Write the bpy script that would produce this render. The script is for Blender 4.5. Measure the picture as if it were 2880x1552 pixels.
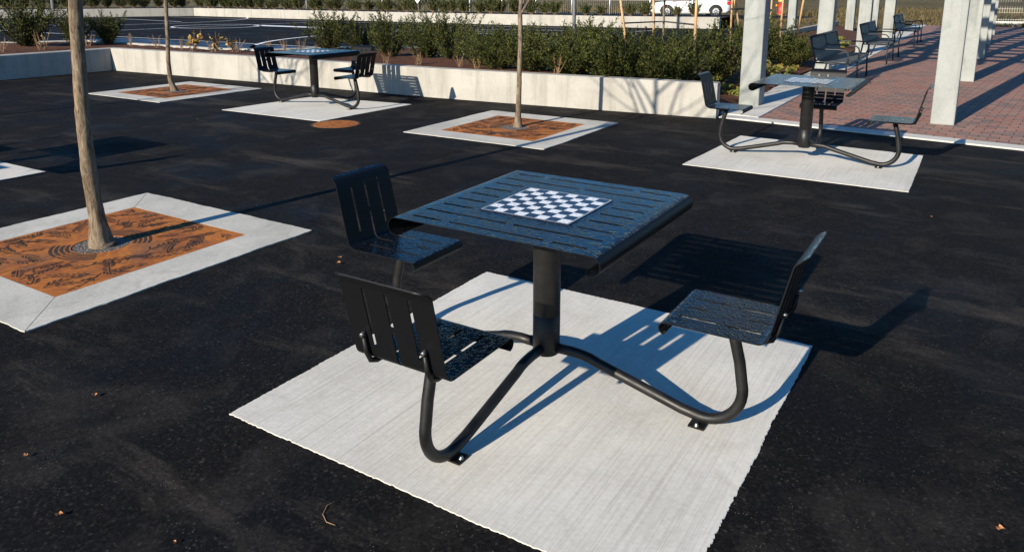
import bpy, bmesh, math, random
from math import sin, cos, pi, radians, sqrt, atan2
from mathutils import Vector, Matrix, noise as mnoise

sc = bpy.context.scene
for o in list(bpy.data.objects):
    bpy.data.objects.remove(o)
col = sc.collection

# ------------------------------------------------------------------ camera
cam_d = bpy.data.cameras.new('camera')
cam = bpy.data.objects.new('camera', cam_d)
col.objects.link(cam)
YAW, PITCH = -31.754, 12.514
cam.location = (1.4174, -2.5771, 1.6019)
cam.rotation_euler = (radians(90 - PITCH), radians(0.0), radians(-YAW))
cam_d.sensor_fit = 'HORIZONTAL'
cam_d.sensor_width = 36.0
cam_d.lens = 36.0 * 2151.1 / 2880.0
cam_d.shift_y = (445.9 - 776.0) / 2880.0
cam_d.clip_start = 0.05
cam_d.clip_end = 2000.0
sc.camera = cam

# ------------------------------------------------------------------ sky, sun, exposure
SUN = Vector((-0.363, -2.33, 1.0)).normalized()
world = bpy.data.worlds.new('World')
sc.world = world
world.use_nodes = True
wn = world.node_tree
for n in list(wn.nodes):
    wn.nodes.remove(n)
sky = wn.nodes.new('ShaderNodeTexSky')
sky.sky_type = 'NISHITA'
sky.sun_disc = False
sky.sun_elevation = math.asin(SUN.z)
sky.sun_rotation = atan2(SUN.x, SUN.y)
sky.altitude = 200.0
sky.air_density = 1.0
sky.dust_density = 0.3
sky.ozone_density = 5.0
bg = wn.nodes.new('ShaderNodeBackground')
bg.inputs['Strength'].default_value = 0.09
wo = wn.nodes.new('ShaderNodeOutputWorld')
hs = wn.nodes.new('ShaderNodeHueSaturation')
hs.inputs['Saturation'].default_value = 1.26
wn.links.new(sky.outputs[0], hs.inputs['Color'])
wn.links.new(hs.outputs[0], bg.inputs['Color'])
wn.links.new(bg.outputs[0], wo.inputs['Surface'])
sun_d = bpy.data.lights.new('sun', 'SUN')
sun_d.energy = 5.0
sun_d.angle = radians(0.5)
sun_d.color = (1.0, 0.90, 0.74)
sun_o = bpy.data.objects.new('sun', sun_d)
sun_o.rotation_euler = (-SUN).to_track_quat('-Z', 'Y').to_euler()
sun_o.location = (-5, -30, 20)
col.objects.link(sun_o)
sc.view_settings.view_transform = 'Standard'
sc.view_settings.look = 'None'
sc.view_settings.exposure = 0.88
sc.view_settings.gamma = 1.0
sc.view_settings.use_curve_mapping = False

# ------------------------------------------------------------------ helpers
def tag(o, label=None, cat=None, group=None, kind=None):
    if label: o['label'] = label
    if cat: o['category'] = cat
    if group: o['group'] = group
    if kind: o['kind'] = kind
    return o

def empty(name, loc=(0, 0, 0), rz=0.0):
    o = bpy.data.objects.new(name, None)
    o.empty_display_size = 0.1
    o.location = loc
    o.rotation_euler = (0, 0, rz)
    col.objects.link(o)
    return o

class MB:
    """collects shapes and links them as one mesh object"""
    def __init__(s):
        s.v = []; s.f = []; s.m = []; s.sm = []
    def add(s, verts, faces, mat=0, smooth=False):
        b = len(s.v)
        s.v.extend([tuple(v) for v in verts])
        for f in faces:
            s.f.append([b + i for i in f]); s.m.append(mat); s.sm.append(smooth)
    def box(s, x0, y0, z0, x1, y1, z1, mat=0):
        v = [(x0,y0,z0),(x1,y0,z0),(x1,y1,z0),(x0,y1,z0),(x0,y0,z1),(x1,y0,z1),(x1,y1,z1),(x0,y1,z1)]
        s.add(v, [(0,3,2,1),(4,5,6,7),(0,1,5,4),(1,2,6,5),(2,3,7,6),(3,0,4,7)], mat)
    def bar(s, a, b, w, h, mat=0, up=(0,0,1)):
        a = Vector(a); b = Vector(b); d = (b - a).normalized(); u = Vector(up)
        if abs(d.dot(u)) > 0.99: u = Vector((1,0,0))
        r = d.cross(u).normalized() * (w/2); u = r.cross(d).normalized() * (h/2)
        v = []
        for p in (a, b):
            v += [p - r - u, p + r - u, p + r + u, p - r + u]
        s.add(v, [(3,2,1,0),(4,5,6,7),(0,1,5,4),(1,2,6,5),(2,3,7,6),(3,0,4,7)], mat)
    def tube(s, path, rad, n=10, mat=0, cap=True, jitter=None):
        P = [Vector(p) for p in path]
        if not isinstance(rad, (list, tuple)): rad = [rad] * len(P)
        t0 = (P[1] - P[0]).normalized()
        ref = Vector((0,0,1)) if abs(t0.z) < 0.9 else Vector((1,0,0))
        nrm = t0.cross(ref).normalized()
        rings = []; b0 = len(s.v); verts = []
        for i, p in enumerate(P):
            if i == 0: t = P[1] - P[0]
            elif i == len(P) - 1: t = P[-1] - P[-2]
            else: t = (P[i+1] - P[i]).normalized() + (P[i] - P[i-1]).normalized()
            t.normalize()
            nrm = (nrm - t * nrm.dot(t)).normalized()
            bn = t.cross(nrm)
            for k in range(n):
                a = 2 * pi * k / n
                r = rad[i]
                if jitter: r *= jitter(p, a)
                verts.append(p + (nrm * cos(a) + bn * sin(a)) * r)
        faces = []
        for i in range(len(P) - 1):
            for k in range(n):
                k2 = (k + 1) % n
                faces.append((i*n + k, i*n + k2, (i+1)*n + k2, (i+1)*n + k))
        s.add(verts, faces, mat, True)
        if cap:
            m = len(P) - 1
            s.f.append([b0 + k for k in reversed(range(n))]); s.m.append(mat); s.sm.append(False)
            s.f.append([b0 + m*n + k for k in range(n)]); s.m.append(mat); s.sm.append(False)
    def lathe(s, prof, c=(0,0,0), n=24, mat=0):
        verts = []; faces = []
        for r, z in prof:
            for k in range(n):
                a = 2*pi*k/n
                verts.append((c[0] + r*cos(a), c[1] + r*sin(a), c[2] + z))
        for i in range(len(prof) - 1):
            for k in range(n):
                k2 = (k+1) % n
                faces.append((i*n+k, i*n+k2, (i+1)*n+k2, (i+1)*n+k))
        s.add(verts, faces, mat, True)
    def poly(s, pts, z, mat=0):
        s.add([(p[0], p[1], z) for p in pts], [tuple(range(len(pts)))], mat)
    def prism(s, pts, z0, z1, mat=0):
        n = len(pts)
        v = [(p[0], p[1], z0) for p in pts] + [(p[0], p[1], z1) for p in pts]
        f = [tuple(reversed(range(n))), tuple(range(n, 2*n))]
        f += [(i, (i+1) % n, n + (i+1) % n, n + i) for i in range(n)]
        s.add(v, f, mat)
    def build(s, name, mats, parent=None, loc=None, bevel=0.0, solid=0.0, offset=0.0):
        me = bpy.data.meshes.new(name)
        me.from_pydata(s.v, [], s.f)
        if not isinstance(mats, (list, tuple)): mats = [mats]
        for m in mats: me.materials.append(m)
        me.polygons.foreach_set('material_index', s.m)
        me.polygons.foreach_set('use_smooth', s.sm)
        me.update()
        o = bpy.data.objects.new(name, me)
        col.objects.link(o)
        if parent: o.parent = parent
        if loc: o.location = loc
        if solid:
            md = o.modifiers.new('thickness', 'SOLIDIFY'); md.thickness = solid; md.offset = offset
            dg = bpy.context.evaluated_depsgraph_get(); dg.update()
            me2 = bpy.data.meshes.new_from_object(o.evaluated_get(dg))
            o.modifiers.clear(); o.data = me2; me2.name = name
            me2.set_sharp_from_angle(angle=radians(32))
        if bevel:
            md = o.modifiers.new('bevel', 'BEVEL'); md.width = bevel; md.segments = 2; md.limit_method = 'ANGLE'; md.angle_limit = radians(40)
        return o

kids = {}
def children(o):
    return [c for c in bpy.data.objects if c.parent == o]
def copy_tree(o, parent=None):
    c = o.copy(); col.objects.link(c)
    if parent is not None: c.parent = parent
    for ch in children(o): copy_tree(ch, c)
    return c

# ------------------------------------------------------------------ materials
class NT:
    def __init__(s, name):
        s.mat = bpy.data.materials.new(name)
        s.mat.use_nodes = True
        s.t = s.mat.node_tree
        s.b = s.t.nodes['Principled BSDF']
        s.tc = None
    def coord(s, scale=(1,1,1), rot=(0,0,0), gen='Object'):
        if s.tc is None: s.tc = s.t.nodes.new('ShaderNodeTexCoord')
        m = s.t.nodes.new('ShaderNodeMapping')
        m.inputs['Scale'].default_value = scale
        m.inputs['Rotation'].default_value = rot
        s.t.links.new(s.tc.outputs[gen], m.inputs['Vector'])
        return m.outputs[0]
    def noise(s, scale, detail=4, rough=0.6, vec=None, dist=0.0):
        n = s.t.nodes.new('ShaderNodeTexNoise')
        n.inputs['Scale'].default_value = scale
        n.inputs['Detail'].default_value = detail
        n.inputs['Roughness'].default_value = rough
        n.inputs['Distortion'].default_value = dist
        s.t.links.new(vec if vec is not None else s.coord(), n.inputs['Vector'])
        return n.outputs['Fac']
    def voro(s, scale, vec=None, feature='F1', out='Distance', rnd=1.0):
        n = s.t.nodes.new('ShaderNodeTexVoronoi')
        n.feature = feature
        n.inputs['Scale'].default_value = scale
        n.inputs['Randomness'].default_value = rnd
        s.t.links.new(vec if vec is not None else s.coord(), n.inputs['Vector'])
        return n.outputs[out]
    def ramp(s, fac, stops):
        r = s.t.nodes.new('ShaderNodeValToRGB')
        e = r.color_ramp.elements
        while len(e) < len(stops): e.new(0.5)
        for el, (p, c) in zip(e, stops):
            el.position = p
            el.color = (c, c, c, 1) if isinstance(c, (int, float)) else (*c, 1)
        s.t.links.new(fac, r.inputs['Fac'])
        return r.outputs['Color']
    def mix(s, fac, a, b, mode='MIX'):
        m = s.t.nodes.new('ShaderNodeMix')
        m.data_type = 'RGBA'; m.blend_type = mode
        for sock, v in ((m.inputs[0], fac), (m.inputs[6], a), (m.inputs[7], b)):
            if hasattr(v, 'is_linked') or hasattr(v, 'links'):
                s.t.links.new(v, sock)
            elif isinstance(v, (tuple, list)): sock.default_value = (*v, 1)
            else: sock.default_value = v
        return m.outputs[2]
    def math(s, op, a, b=0.0):
        m = s.t.nodes.new('ShaderNodeMath'); m.operation = op
        for sock, v in zip(m.inputs, (a, b)):
            if hasattr(v, 'links'): s.t.links.new(v, sock)
            else: sock.default_value = v
        return m.outputs[0]
    def base(s, v):
        if hasattr(v, 'links'): s.t.links.new(v, s.b.inputs['Base Color'])
        else: s.b.inputs['Base Color'].default_value = (*v, 1)
        return s
    def rough(s, v):
        if hasattr(v, 'links'): s.t.links.new(v, s.b.inputs['Roughness'])
        else: s.b.inputs['Roughness'].default_value = v
        return s
    def spec(s, v):
        s.b.inputs['Specular IOR Level'].default_value = v
        return s
    def metal(s, v):
        s.b.inputs['Metallic'].default_value = v
        return s
    def bump(s, h, strength=0.5, dist=0.01, chain=None):
        b = s.t.nodes.new('ShaderNodeBump')
        b.inputs['Strength'].default_value = strength
        b.inputs['Distance'].default_value = dist
        s.t.links.new(h, b.inputs['Height'])
        if chain is not None: s.t.links.new(chain, b.inputs['Normal'])
        s.t.links.new(b.outputs[0], s.b.inputs['Normal'])
        return b.outputs[0]

M = {}
def simple(name, c, rough=0.5, spec=0.5, metal=0.0):
    n = NT(name); n.base(c).rough(rough).spec(spec).metal(metal); M[name] = n.mat
    return n

# asphalt
n = NT('asphalt')
fine = n.noise(58, 7, 0.92)
grain = n.noise(300, 3, 0.85)
mid = n.noise(2.2, 7, 0.68, dist=0.5)
big = n.noise(0.45, 4, 0.55)
stretch = n.noise(1.3, 6, 0.65, vec=n.coord((0.35, 1.7, 1), (0, 0, 0.6)), dist=0.3)
stone = n.voro(105, out='Color')
sepc = n.t.nodes.new('ShaderNodeSeparateColor'); n.t.links.new(stone, sepc.inputs[0])
cell = sepc.outputs[0]
c0 = n.ramp(cell, [(0.0, (0.0010, 0.0010, 0.0011)), (0.55, (0.0048, 0.0045, 0.0046)), (0.86, (0.013, 0.0122, 0.012)), (0.98, (0.026, 0.024, 0.0225)), (1.0, (0.06, 0.054, 0.048))])
c0 = n.mix(0.5, c0, n.ramp(n.mix(0.45, fine, grain), [(0.40, (0.0006, 0.0006, 0.0006)), (0.5, (0.0042, 0.0039, 0.0040)), (0.61, (0.030, 0.0275, 0.027))]))
gr2 = n.ramp(n.mix(0.5, fine, grain), [(0.42, 0.0), (0.58, 1.0)])
dust = n.ramp(mid, [(0.5, 0.0), (0.74, 1.0)])
c1 = n.mix(n.math('MULTIPLY', n.math('MULTIPLY', dust, n.math('ADD', gr2, 0.25)), 0.50), c0, (0.060, 0.052, 0.045))
wet = n.ramp(big, [(0.36, 1.0), (0.5, 0.0)])
c2 = n.mix(n.math('MULTIPLY', wet, 0.45), c1, (0.0022, 0.002, 0.002))
sw = n.ramp(stretch, [(0.56, 0.0), (0.72, 1.0)])
c2 = n.mix(n.math('MULTIPLY', n.math('MULTIPLY', sw, gr2), 0.85), c2, (0.10, 0.082, 0.064))
spot = n.ramp(n.noise(3.1, 3, 0.5, dist=0.8), [(0.25, 1.0), (0.31, 0.0)])
c2 = n.mix(n.math('MULTIPLY', spot, 0.7), c2, (0.0012, 0.0012, 0.0012))
st = n.voro(75, feature='F1')
spk = n.ramp(st, [(0.09, 1.0), (0.15, 0.0)])
gate = n.ramp(n.noise(9, 2), [(0.52, 0.0), (0.62, 1.0)])
c3 = n.mix(n.math('MULTIPLY', n.math('MULTIPLY', spk, gate), 0.75), c2, (0.2, 0.18, 0.155))
n.base(c3).spec(0.09)
n.rough(n.ramp(n.noise(0.9, 4), [(0.33, 0.6), (0.55, 0.92)]))
n.bump(n.mix(0.5, n.mix(0.4, fine, grain), cell), 0.9, 0.007)
M['asphalt'] = n.mat

# painted court lines / blue colour imitating sky reflected in wet asphalt
n = NT('line_paint'); n.base(n.ramp(n.noise(30, 4), [(0.3, (0.5, 0.5, 0.5)), (0.6, (0.8, 0.8, 0.8))])).rough(0.7); M['line_paint'] = n.mat
n = NT('sky_sheen_blue'); n.base(n.ramp(n.noise(1.2, 4), [(0.45, (0.008, 0.010, 0.016)), (0.62, (0.02, 0.06, 0.14))])).rough(0.6); M['sky_sheen_blue'] = n.mat

# broomed concrete
def concrete(name, lo, hi, broom=False, pits=False, rough=0.85, stainc=(0.33, 0.30, 0.25), stain=0.35, streak=0.0):
    n = NT(name)
    a = n.noise(1.6, 6, 0.65, dist=0.5)
    b = n.noise(60, 5, 0.7)
    c = n.ramp(n.mix(0.4, a, b), [(0.35, lo), (0.62, hi)])
    s = n.ramp(n.noise(3.3, 5, 0.7, dist=1.0), [(0.56, 0.0), (0.74, 1.0)])
    c = n.mix(n.math('MULTIPLY', s, stain), c, stainc)
    spots = n.ramp(n.voro(26), [(0.04, 1.0), (0.075, 0.0)])
    g = n.ramp(n.noise(5, 2), [(0.58, 0.0), (0.68, 1.0)])
    c = n.mix(n.math('MULTIPLY', n.math('MULTIPLY', spots, g), 0.6), c, (0.2, 0.17, 0.13))
    if streak:
        sv = n.noise(1.0, 4, 0.6, vec=n.coord((5.5, 5.5, 0.5)), dist=0.4)
        c = n.mix(n.math('MULTIPLY', n.ramp(sv, [(0.50, 0.0), (0.68, 1.0)]), streak), c, tuple(0.62*v for v in lo))
    h = b
    if broom:
        br = n.noise(1.0, 3, 0.75, vec=n.coord((100, 1.2, 1)))
        lines = n.ramp(br, [(0.36, 0.0), (0.52, 1.0)])
        c = n.mix(n.math('MULTIPLY', n.math('SUBTRACT', 1.0, lines), 0.24), c, (0.30, 0.28, 0.24))
        deep = n.ramp(n.noise(1.0, 2, 0.5, vec=n.coord((45, 0.6, 1))), [(0.30, 1.0), (0.36, 0.0)])
        c = n.mix(n.math('MULTIPLY', deep, 0.26), c, (0.27, 0.25, 0.22))
        h = n.mix(0.3, lines, b)
    n.base(c).rough(rough).spec(0.3)
    if pits:
        pv = n.voro(38)
        pit = n.ramp(pv, [(0.05, 0.0), (0.13, 1.0)])
        g2 = n.ramp(n.noise(6, 3), [(0.45, 0.0), (0.55, 1.0)])
        h = n.mix(0.25, n.mix(g2, (1, 1, 1), pit), b)
        c2 = n.mix(n.math('MULTIPLY', n.math('MULTIPLY', n.math('SUBTRACT', 1.0, pit), g2), 0.5), c, (0.16, 0.14, 0.11))
        n.base(c2)
        n.bump(h, 0.5, 0.006)
    else:
        n.bump(h, 0.4, 0.003)
    M[name] = n.mat
concrete('pad_concrete', (0.45, 0.43, 0.385), (0.61, 0.59, 0.535), broom=True)
concrete('border_concrete', (0.31, 0.30, 0.265), (0.50, 0.482, 0.43), stainc=(0.24, 0.215, 0.17), stain=0.5)
concrete('wall_concrete', (0.27, 0.255, 0.225), (0.36, 0.345, 0.31), pits=True, stainc=(0.2, 0.18, 0.145), stain=0.45, streak=0.5)
concrete('pillar_concrete', (0.19, 0.205, 0.198), (0.30, 0.31, 0.295), stainc=(0.15, 0.175, 0.17), stain=0.7, streak=0.55)
concrete('kerb_concrete', (0.38, 0.37, 0.335), (0.52, 0.505, 0.465))

# black powder coated steel, dry and rain beaded
n = NT('black_steel'); n.base(n.ramp(n.noise(14, 5), [(0.35, (0.004, 0.004, 0.004)), (0.7, (0.011, 0.0105, 0.010))])).spec(0.34)
n.rough(n.ramp(n.noise(9, 5), [(0.35, 0.42), (0.65, 0.58)])); n.bump(n.noise(500, 2), 0.12, 0.001); M['black_steel'] = n.mat
n = NT('black_steel_wet')
n.base((0.0035, 0.0038, 0.0048)).spec(0.48)
wob = n.t.nodes.new('ShaderNodeTexNoise'); wob.inputs['Scale'].default_value = 30; n.t.links.new(n.coord(), wob.inputs['Vector'])
vm = n.t.nodes.new('ShaderNodeVectorMath'); vm.operation = 'MULTIPLY_ADD'; vm.inputs[1].default_value = (0.02, 0.02, 0.0)
n.t.links.new(wob.outputs['Color'], vm.inputs[0]); n.t.links.new(n.coord((1, 1, 0.0)), vm.inputs[2])
dv = n.voro(72, vec=vm.outputs[0])
drops = n.ramp(dv, [(0.22, 1.0), (0.50, 0.0)])
big = n.ramp(n.noise(5.0, 3), [(0.34, 0.0), (0.44, 1.0)])
geo = n.t.nodes.new('ShaderNodeNewGeometry'); sep = n.t.nodes.new('ShaderNodeSeparateXYZ')
n.t.links.new(geo.outputs['True Normal'], sep.inputs[0])
up = n.ramp(sep.outputs['Z'], [(0.80, 0.0), (0.92, 1.0)])
hh = n.math('MULTIPLY', n.math('MULTIPLY', drops, big), up)
n.rough(n.mix(hh, n.mix(up, (0.52, 0.52, 0.52), (0.24, 0.24, 0.24)), (0.05, 0.05, 0.05)))
n.t.links.new(n.ramp(up, [(0.0, 0.17), (1.0, 0.48)]), n.b.inputs['Specular IOR Level'])
n.bump(hh, 0.85, 0.0058)
M['black_steel_wet'] = n.mat
n = NT('chess_white'); n.base(n.ramp(n.noise(120, 3, 0.6), [(0.38, (0.42, 0.44, 0.46)), (0.5, (0.78, 0.78, 0.77))])).rough(0.35); M['chess_white'] = n.mat
n = NT('chess_dark'); n.base(n.ramp(n.noise(110, 3, 0.6), [(0.4, (0.006, 0.006, 0.014)), (0.66, (0.018, 0.018, 0.032))])).rough(0.3); M['chess_dark'] = n.mat
simple('bolt_steel', (0.42, 0.40, 0.37), 0.45, 0.5, 1.0)
n = NT('galvanized'); n.base(n.ramp(n.noise(20, 4), [(0.35, (0.42, 0.45, 0.47)), (0.65, (0.58, 0.6, 0.62))])).rough(0.4).metal(0.6); M['galvanized'] = n.mat

# rusted grate
n = NT('rust')
r1 = n.noise(3.2, 6, 0.65, dist=1.2)
r2 = n.noise(35, 5, 0.7)
c = n.ramp(r1, [(0.28, (0.10, 0.045, 0.028)), (0.40, (0.27, 0.082, 0.016)), (0.54, (0.40, 0.132, 0.019)), (0.74, (0.33, 0.135, 0.034))])
c = n.mix(n.math('MULTIPLY', n.ramp(r2, [(0.42, 1.0), (0.58, 0.0)]), 0.45), c, (0.16, 0.055, 0.022))
c = n.mix(n.math('MULTIPLY', n.ramp(n.noise(2.1, 5, 0.65, dist=0.8), [(0.50, 0.0), (0.64, 1.0)]), 0.72), c, (0.125, 0.062, 0.038))
n.base(c).rough(0.85).spec(0.25); n.bump(r2, 0.3, 0.003); M['rust'] = n.mat
n = NT('soil'); n.base(n.ramp(n.noise(60, 4), [(0.35, (0.008, 0.0045, 0.003)), (0.65, (0.035, 0.017, 0.009))])).rough(0.95); M['soil'] = n.mat
n = NT('pit_gravel'); n.base(n.ramp(n.voro(90, out='Color'), [(0.2, (0.035, 0.03, 0.026)), (0.8, (0.19, 0.165, 0.14))])).rough(0.9); n.bump(n.voro(90), 0.9, 0.01); M['pit_gravel'] = n.mat

# bark
n = NT('bark')
v = n.coord((34, 34, 7))
b1 = n.noise(1.0, 7, 0.72, vec=v, dist=1.2)
b2 = n.noise(9, 5, 0.7, vec=n.coord((1, 1, 0.6)), dist=0.7)
c = n.ramp(b1, [(0.36, (0.045, 0.030, 0.019)), (0.46, (0.13, 0.096, 0.064)), (0.56, (0.18, 0.14, 0.098)), (0.68, (0.27, 0.215, 0.15))])
c = n.mix(n.math('MULTIPLY', n.ramp(b2, [(0.58, 0.0), (0.7, 1.0)]), 0.6), c, (0.38, 0.25, 0.14))
c = n.mix(n.math('MULTIPLY', n.ramp(n.noise(4.3, 4), [(0.34, 1.0), (0.44, 0.0)]), 0.5), c, (0.085, 0.06, 0.04))
n.base(c).rough(0.9).spec(0.2); n.bump(n.mix(0.4, b1, b2), 1.0, 0.014); M['bark'] = n.mat
n = NT('dark_stem'); n.base((0.045, 0.028, 0.016)).rough(0.8); M['dark_stem'] = n.mat
n = NT('twig_bark'); n.base(n.ramp(n.noise(12, 4), [(0.3, (0.11, 0.075, 0.055)), (0.7, (0.24, 0.18, 0.13))])).rough(0.85); M['twig_bark'] = n.mat

# bricks
n = NT('brick_paving')
bt = n.t.nodes.new('ShaderNodeTexBrick')
bt.offset = 0.5
bt.inputs['Color1'].default_value = (0.0, 0.0, 0.0, 1); bt.inputs['Color2'].default_value = (1, 1, 1, 1)
bt.inputs['Mortar'].default_value = (0.5, 0.5, 0.5, 1)
bt.inputs['Scale'].default_value = 1.0
bt.inputs['Mortar Size'].default_value = 0.006
bt.inputs['Mortar Smooth'].default_value = 0.2
bt.inputs['Brick Width'].default_value = 0.20
bt.inputs['Row Height'].default_value = 0.13
n.t.links.new(n.coord((1, 1, 1), (0, 0, 0.10)), bt.inputs['Vector'])
c = n.ramp(bt.outputs['Color'], [(0.05, (0.135, 0.098, 0.086)), (0.3, (0.245, 0.142, 0.106)), (0.6, (0.32, 0.155, 0.108)), (0.95, (0.27, 0.10, 0.066))])
c = n.mix(0.35, c, n.ramp(n.noise(5, 5, 0.7), [(0.3, (0.11, 0.08, 0.07)), (0.7, (0.36, 0.235, 0.185))]))
c = n.mix(bt.outputs['Fac'], c, (0.05, 0.036, 0.034))
n.base(c).rough(0.85).spec(0.3)
n.bump(n.math('SUBTRACT', 1.0, bt.outputs['Fac']), 0.5, 0.006)
M['brick_paving'] = n.mat

# mulch, field
n = NT('mulch')
m1 = n.noise(45, 5, 0.75, vec=n.coord((1, 1.4, 1)), dist=1.5); m2 = n.noise(2, 3)
c = n.ramp(m1, [(0.32, (0.02, 0.0095, 0.006)), (0.52, (0.11, 0.047, 0.027)), (0.72, (0.27, 0.135, 0.08))])
c = n.mix(n.math('MULTIPLY', n.ramp(m2, [(0.5, 0.0), (0.7, 1.0)]), 0.4), c, (0.09, 0.045, 0.028))
n.base(c).rough(0.95).spec(0.2); n.bump(m1, 1.0, 0.03); M['mulch'] = n.mat
n = NT('dry_grass')
g1 = n.noise(0.12, 5, 0.6); g2 = n.noise(5, 5, 0.75)
c = n.ramp(g1, [(0.38, (0.085, 0.08, 0.03)), (0.55, (0.16, 0.115, 0.055))])
c = n.mix(n.math('MULTIPLY', n.ramp(g2, [(0.35, 1.0), (0.6, 0.0)]), 0.6), c, (0.05, 0.038, 0.018))
n.base(c).rough(0.95).spec(0.1); n.bump(g2, 1.0, 0.15); M['dry_grass'] = n.mat
n = NT('grass_blades')
oi = n.t.nodes.new('ShaderNodeNewGeometry')
n.base(n.ramp(oi.outputs['Random Per Island'], [(0.0, (0.035, 0.038, 0.013)), (0.5, (0.075, 0.056, 0.026)), (1.0, (0.125, 0.09, 0.048))])).rough(0.8).spec(0.2); M['grass_blades'] = n.mat

def leafmat(name, cols, rough=0.55):
    n = NT(name)
    g = n.t.nodes.new('ShaderNodeNewGeometry')
    k = len(cols) - 1
    n.base(n.ramp(g.outputs['Random Per Island'], [(i / k, c) for i, c in enumerate(cols)])).rough(rough).spec(0.18)
    M[name] = n.mat
leafmat('yew', [(0.008, 0.014, 0.0035), (0.024, 0.036, 0.007), (0.050, 0.060, 0.011), (0.098, 0.094, 0.017)], 0.6)
leafmat('yew_far', [(0.014, 0.024, 0.008), (0.03, 0.044, 0.013), (0.055, 0.066, 0.018), (0.11, 0.10, 0.035)])
leafmat('dry_leaf', [(0.13, 0.06, 0.025), (0.26, 0.14, 0.05), (0.33, 0.24, 0.06), (0.2, 0.09, 0.03)])
leafmat('cover_leaf', [(0.06, 0.10, 0.015), (0.13, 0.17, 0.025), (0.20, 0.19, 0.04), (0.16, 0.10, 0.035)])
leafmat('yellow_leaf', [(0.16, 0.17, 0.02), (0.5, 0.38, 0.02), (0.65, 0.48, 0.03)])
leafmat('fallen_leaf', [(0.36, 0.14, 0.05), (0.42, 0.19, 0.08)])
n = NT('straw'); n.base((0.22, 0.135, 0.075)).rough(0.8); M['straw'] = n.mat
n = NT('stake_wood'); n.base(n.ramp(n.noise(1, 4, 0.6, vec=n.coord((40, 40, 3))), [(0.3, (0.32, 0.18, 0.085)), (0.7, (0.52, 0.34, 0.17))])).rough(0.75); M['stake_wood'] = n.mat
simple('tie_strap', (0.035, 0.03, 0.028), 0.6)
simple('bench_steel', (0.012, 0.016, 0.020), 0.5, 0.45)
n = NT('car_paint'); n.base((0.72, 0.72, 0.71)).rough(0.25); n.b.inputs['Coat Weight'].default_value = 0.6; M['car_paint'] = n.mat
simple('tyre', (0.02, 0.02, 0.02), 0.85, 0.3)
simple('rim', (0.6, 0.6, 0.62), 0.3, 0.5, 0.9)
simple('glass_dark', (0.02, 0.025, 0.03), 0.08, 0.6)
simple('tail_light', (0.45, 0.015, 0.02), 0.2)
simple('red_paint', (0.40, 0.035, 0.03), 0.5)
simple('yellow_paint', (0.62, 0.36, 0.04), 0.5)
simple('white_sign', (0.75, 0.75, 0.75), 0.5)
simple('wire', (0.33, 0.33, 0.3), 0.5, 0.5, 0.5)
simple('rail_grey', (0.16, 0.135, 0.12), 0.6)

rnd = random.Random(7)

# ------------------------------------------------------------------ the setting: ground sheets
b = MB(); b.poly([(-900, -60), (900, -60), (900, 1500), (-900, 1500)], -0.03)
tag(b.build('field', M['dry_grass']), kind='structure')
b = MB(); b.poly([(-70, -14), (14, -14), (14, 8), (-1.0, 8), (-1.2, 30.0), (-70, 30.0)], 0.0)
tag(b.build('asphalt_ground', M['asphalt']), kind='structure')

# brick promenade
fl = lambda x: 6.80 - 0.116 * x
fu = lambda x: 7.04 - 0.116 * x
b = MB(); b.poly([(-0.95, fu(-0.95)), (12, fu(12)), (12, 36.4), (-1.05, 36.4), (-0.95, 20)], 0.006)
tag(b.build('brick_promenade', M['brick_paving']), kind='structure')
b = MB(); b.prism([(-1.40, fl(-1.40)), (12, fl(12)), (12, fu(12) - 0.003), (-1.40, fu(-1.40) - 0.003)], -0.1, 0.016)
tag(b.build('promenade_kerb', M['kerb_concrete'], bevel=0.006), kind='structure')
b = MB(); b.prism([(-1.52, fu(-1.52) + 0.05), (-0.953, fu(-0.953) + 0.003), (-0.953, 20.0), (-1.053, 36.4), (-1.6, 36.4), (-1.52, 20)], -0.1, 0.022)
tag(b.build('side_kerb', M['kerb_concrete'], bevel=0.006), kind='structure')

# court markings, painted on the ground
b = MB()
def line(pts, w, closed=False):
    P = [Vector((p[0], p[1], 0)) for p in pts]
    n_ = len(P)
    L = []; Rr = []
    for i in range(n_):
        if closed: t = P[(i+1) % n_] - P[i-1]
        else: t = P[min(i+1, n_-1)] - P[max(i-1, 0)]
        t.normalize(); nn = Vector((-t.y, t.x, 0)) * (w/2)
        L.append(P[i] + nn); Rr.append(P[i] - nn)
    v = [(p.x, p.y, 0.004) for p in L + Rr]
    f = [(n_ + i, n_ + i + 1, i + 1, i) for i in range(n_ - 1)]
    if closed: f.append((2*n_ - 1, n_, 0, n_ - 1))
    b.add(v, f)
def arc(cx, cy, r, a0, a1, k=40):
    return [(cx + r*cos(radians(a0 + (a1-a0)*i/k)), cy + r*sin(radians(a0 + (a1-a0)*i/k))) for i in range(k+1)]
line([(-40.5, 12.55), (-25, 12.72), (-11.6, 12.95)], 0.07)
line([(-11.6, 12.95), (-10.5, 22.2), (-9.8, 26.0)], 0.07)
line([(-38.9, 25.2), (-9.9, 25.75)], 0.07)
line([(-27.9, 13.1), (-26.6, 25.4)], 0.07)
line([(-42, 18.42), (-36.5, 18.5)], 0.10)
line([(-37, 15.1), (-34.2, 16.6)], 0.06)
line(arc(-27.2, 19.3, 1.8, 0, 359), 0.11)
line(arc(-38.0, 21.2, 6.7, -60, 60), 0.09)
line([(-38.6, 21.95), (-32.6, 21.4)], 0.10)
line([(-26.3, 20.75), (-23.0, 20.75), (-21.2, 20.3)], 0.62)
line(arc(-11.2, 17.2, 7.2, 100, 262), 0.13)
line([(-19.5, 20.3), (-12.1, 20.9)], 0.10)
line([(-18.5, 21.5), (-12.0, 22.0)], 0.08)
line([(-19.4, 23.5), (-16.5, 23.8)], 0.14)
tag(b.build('court_lines', M['line_paint']), kind='structure')
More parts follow.
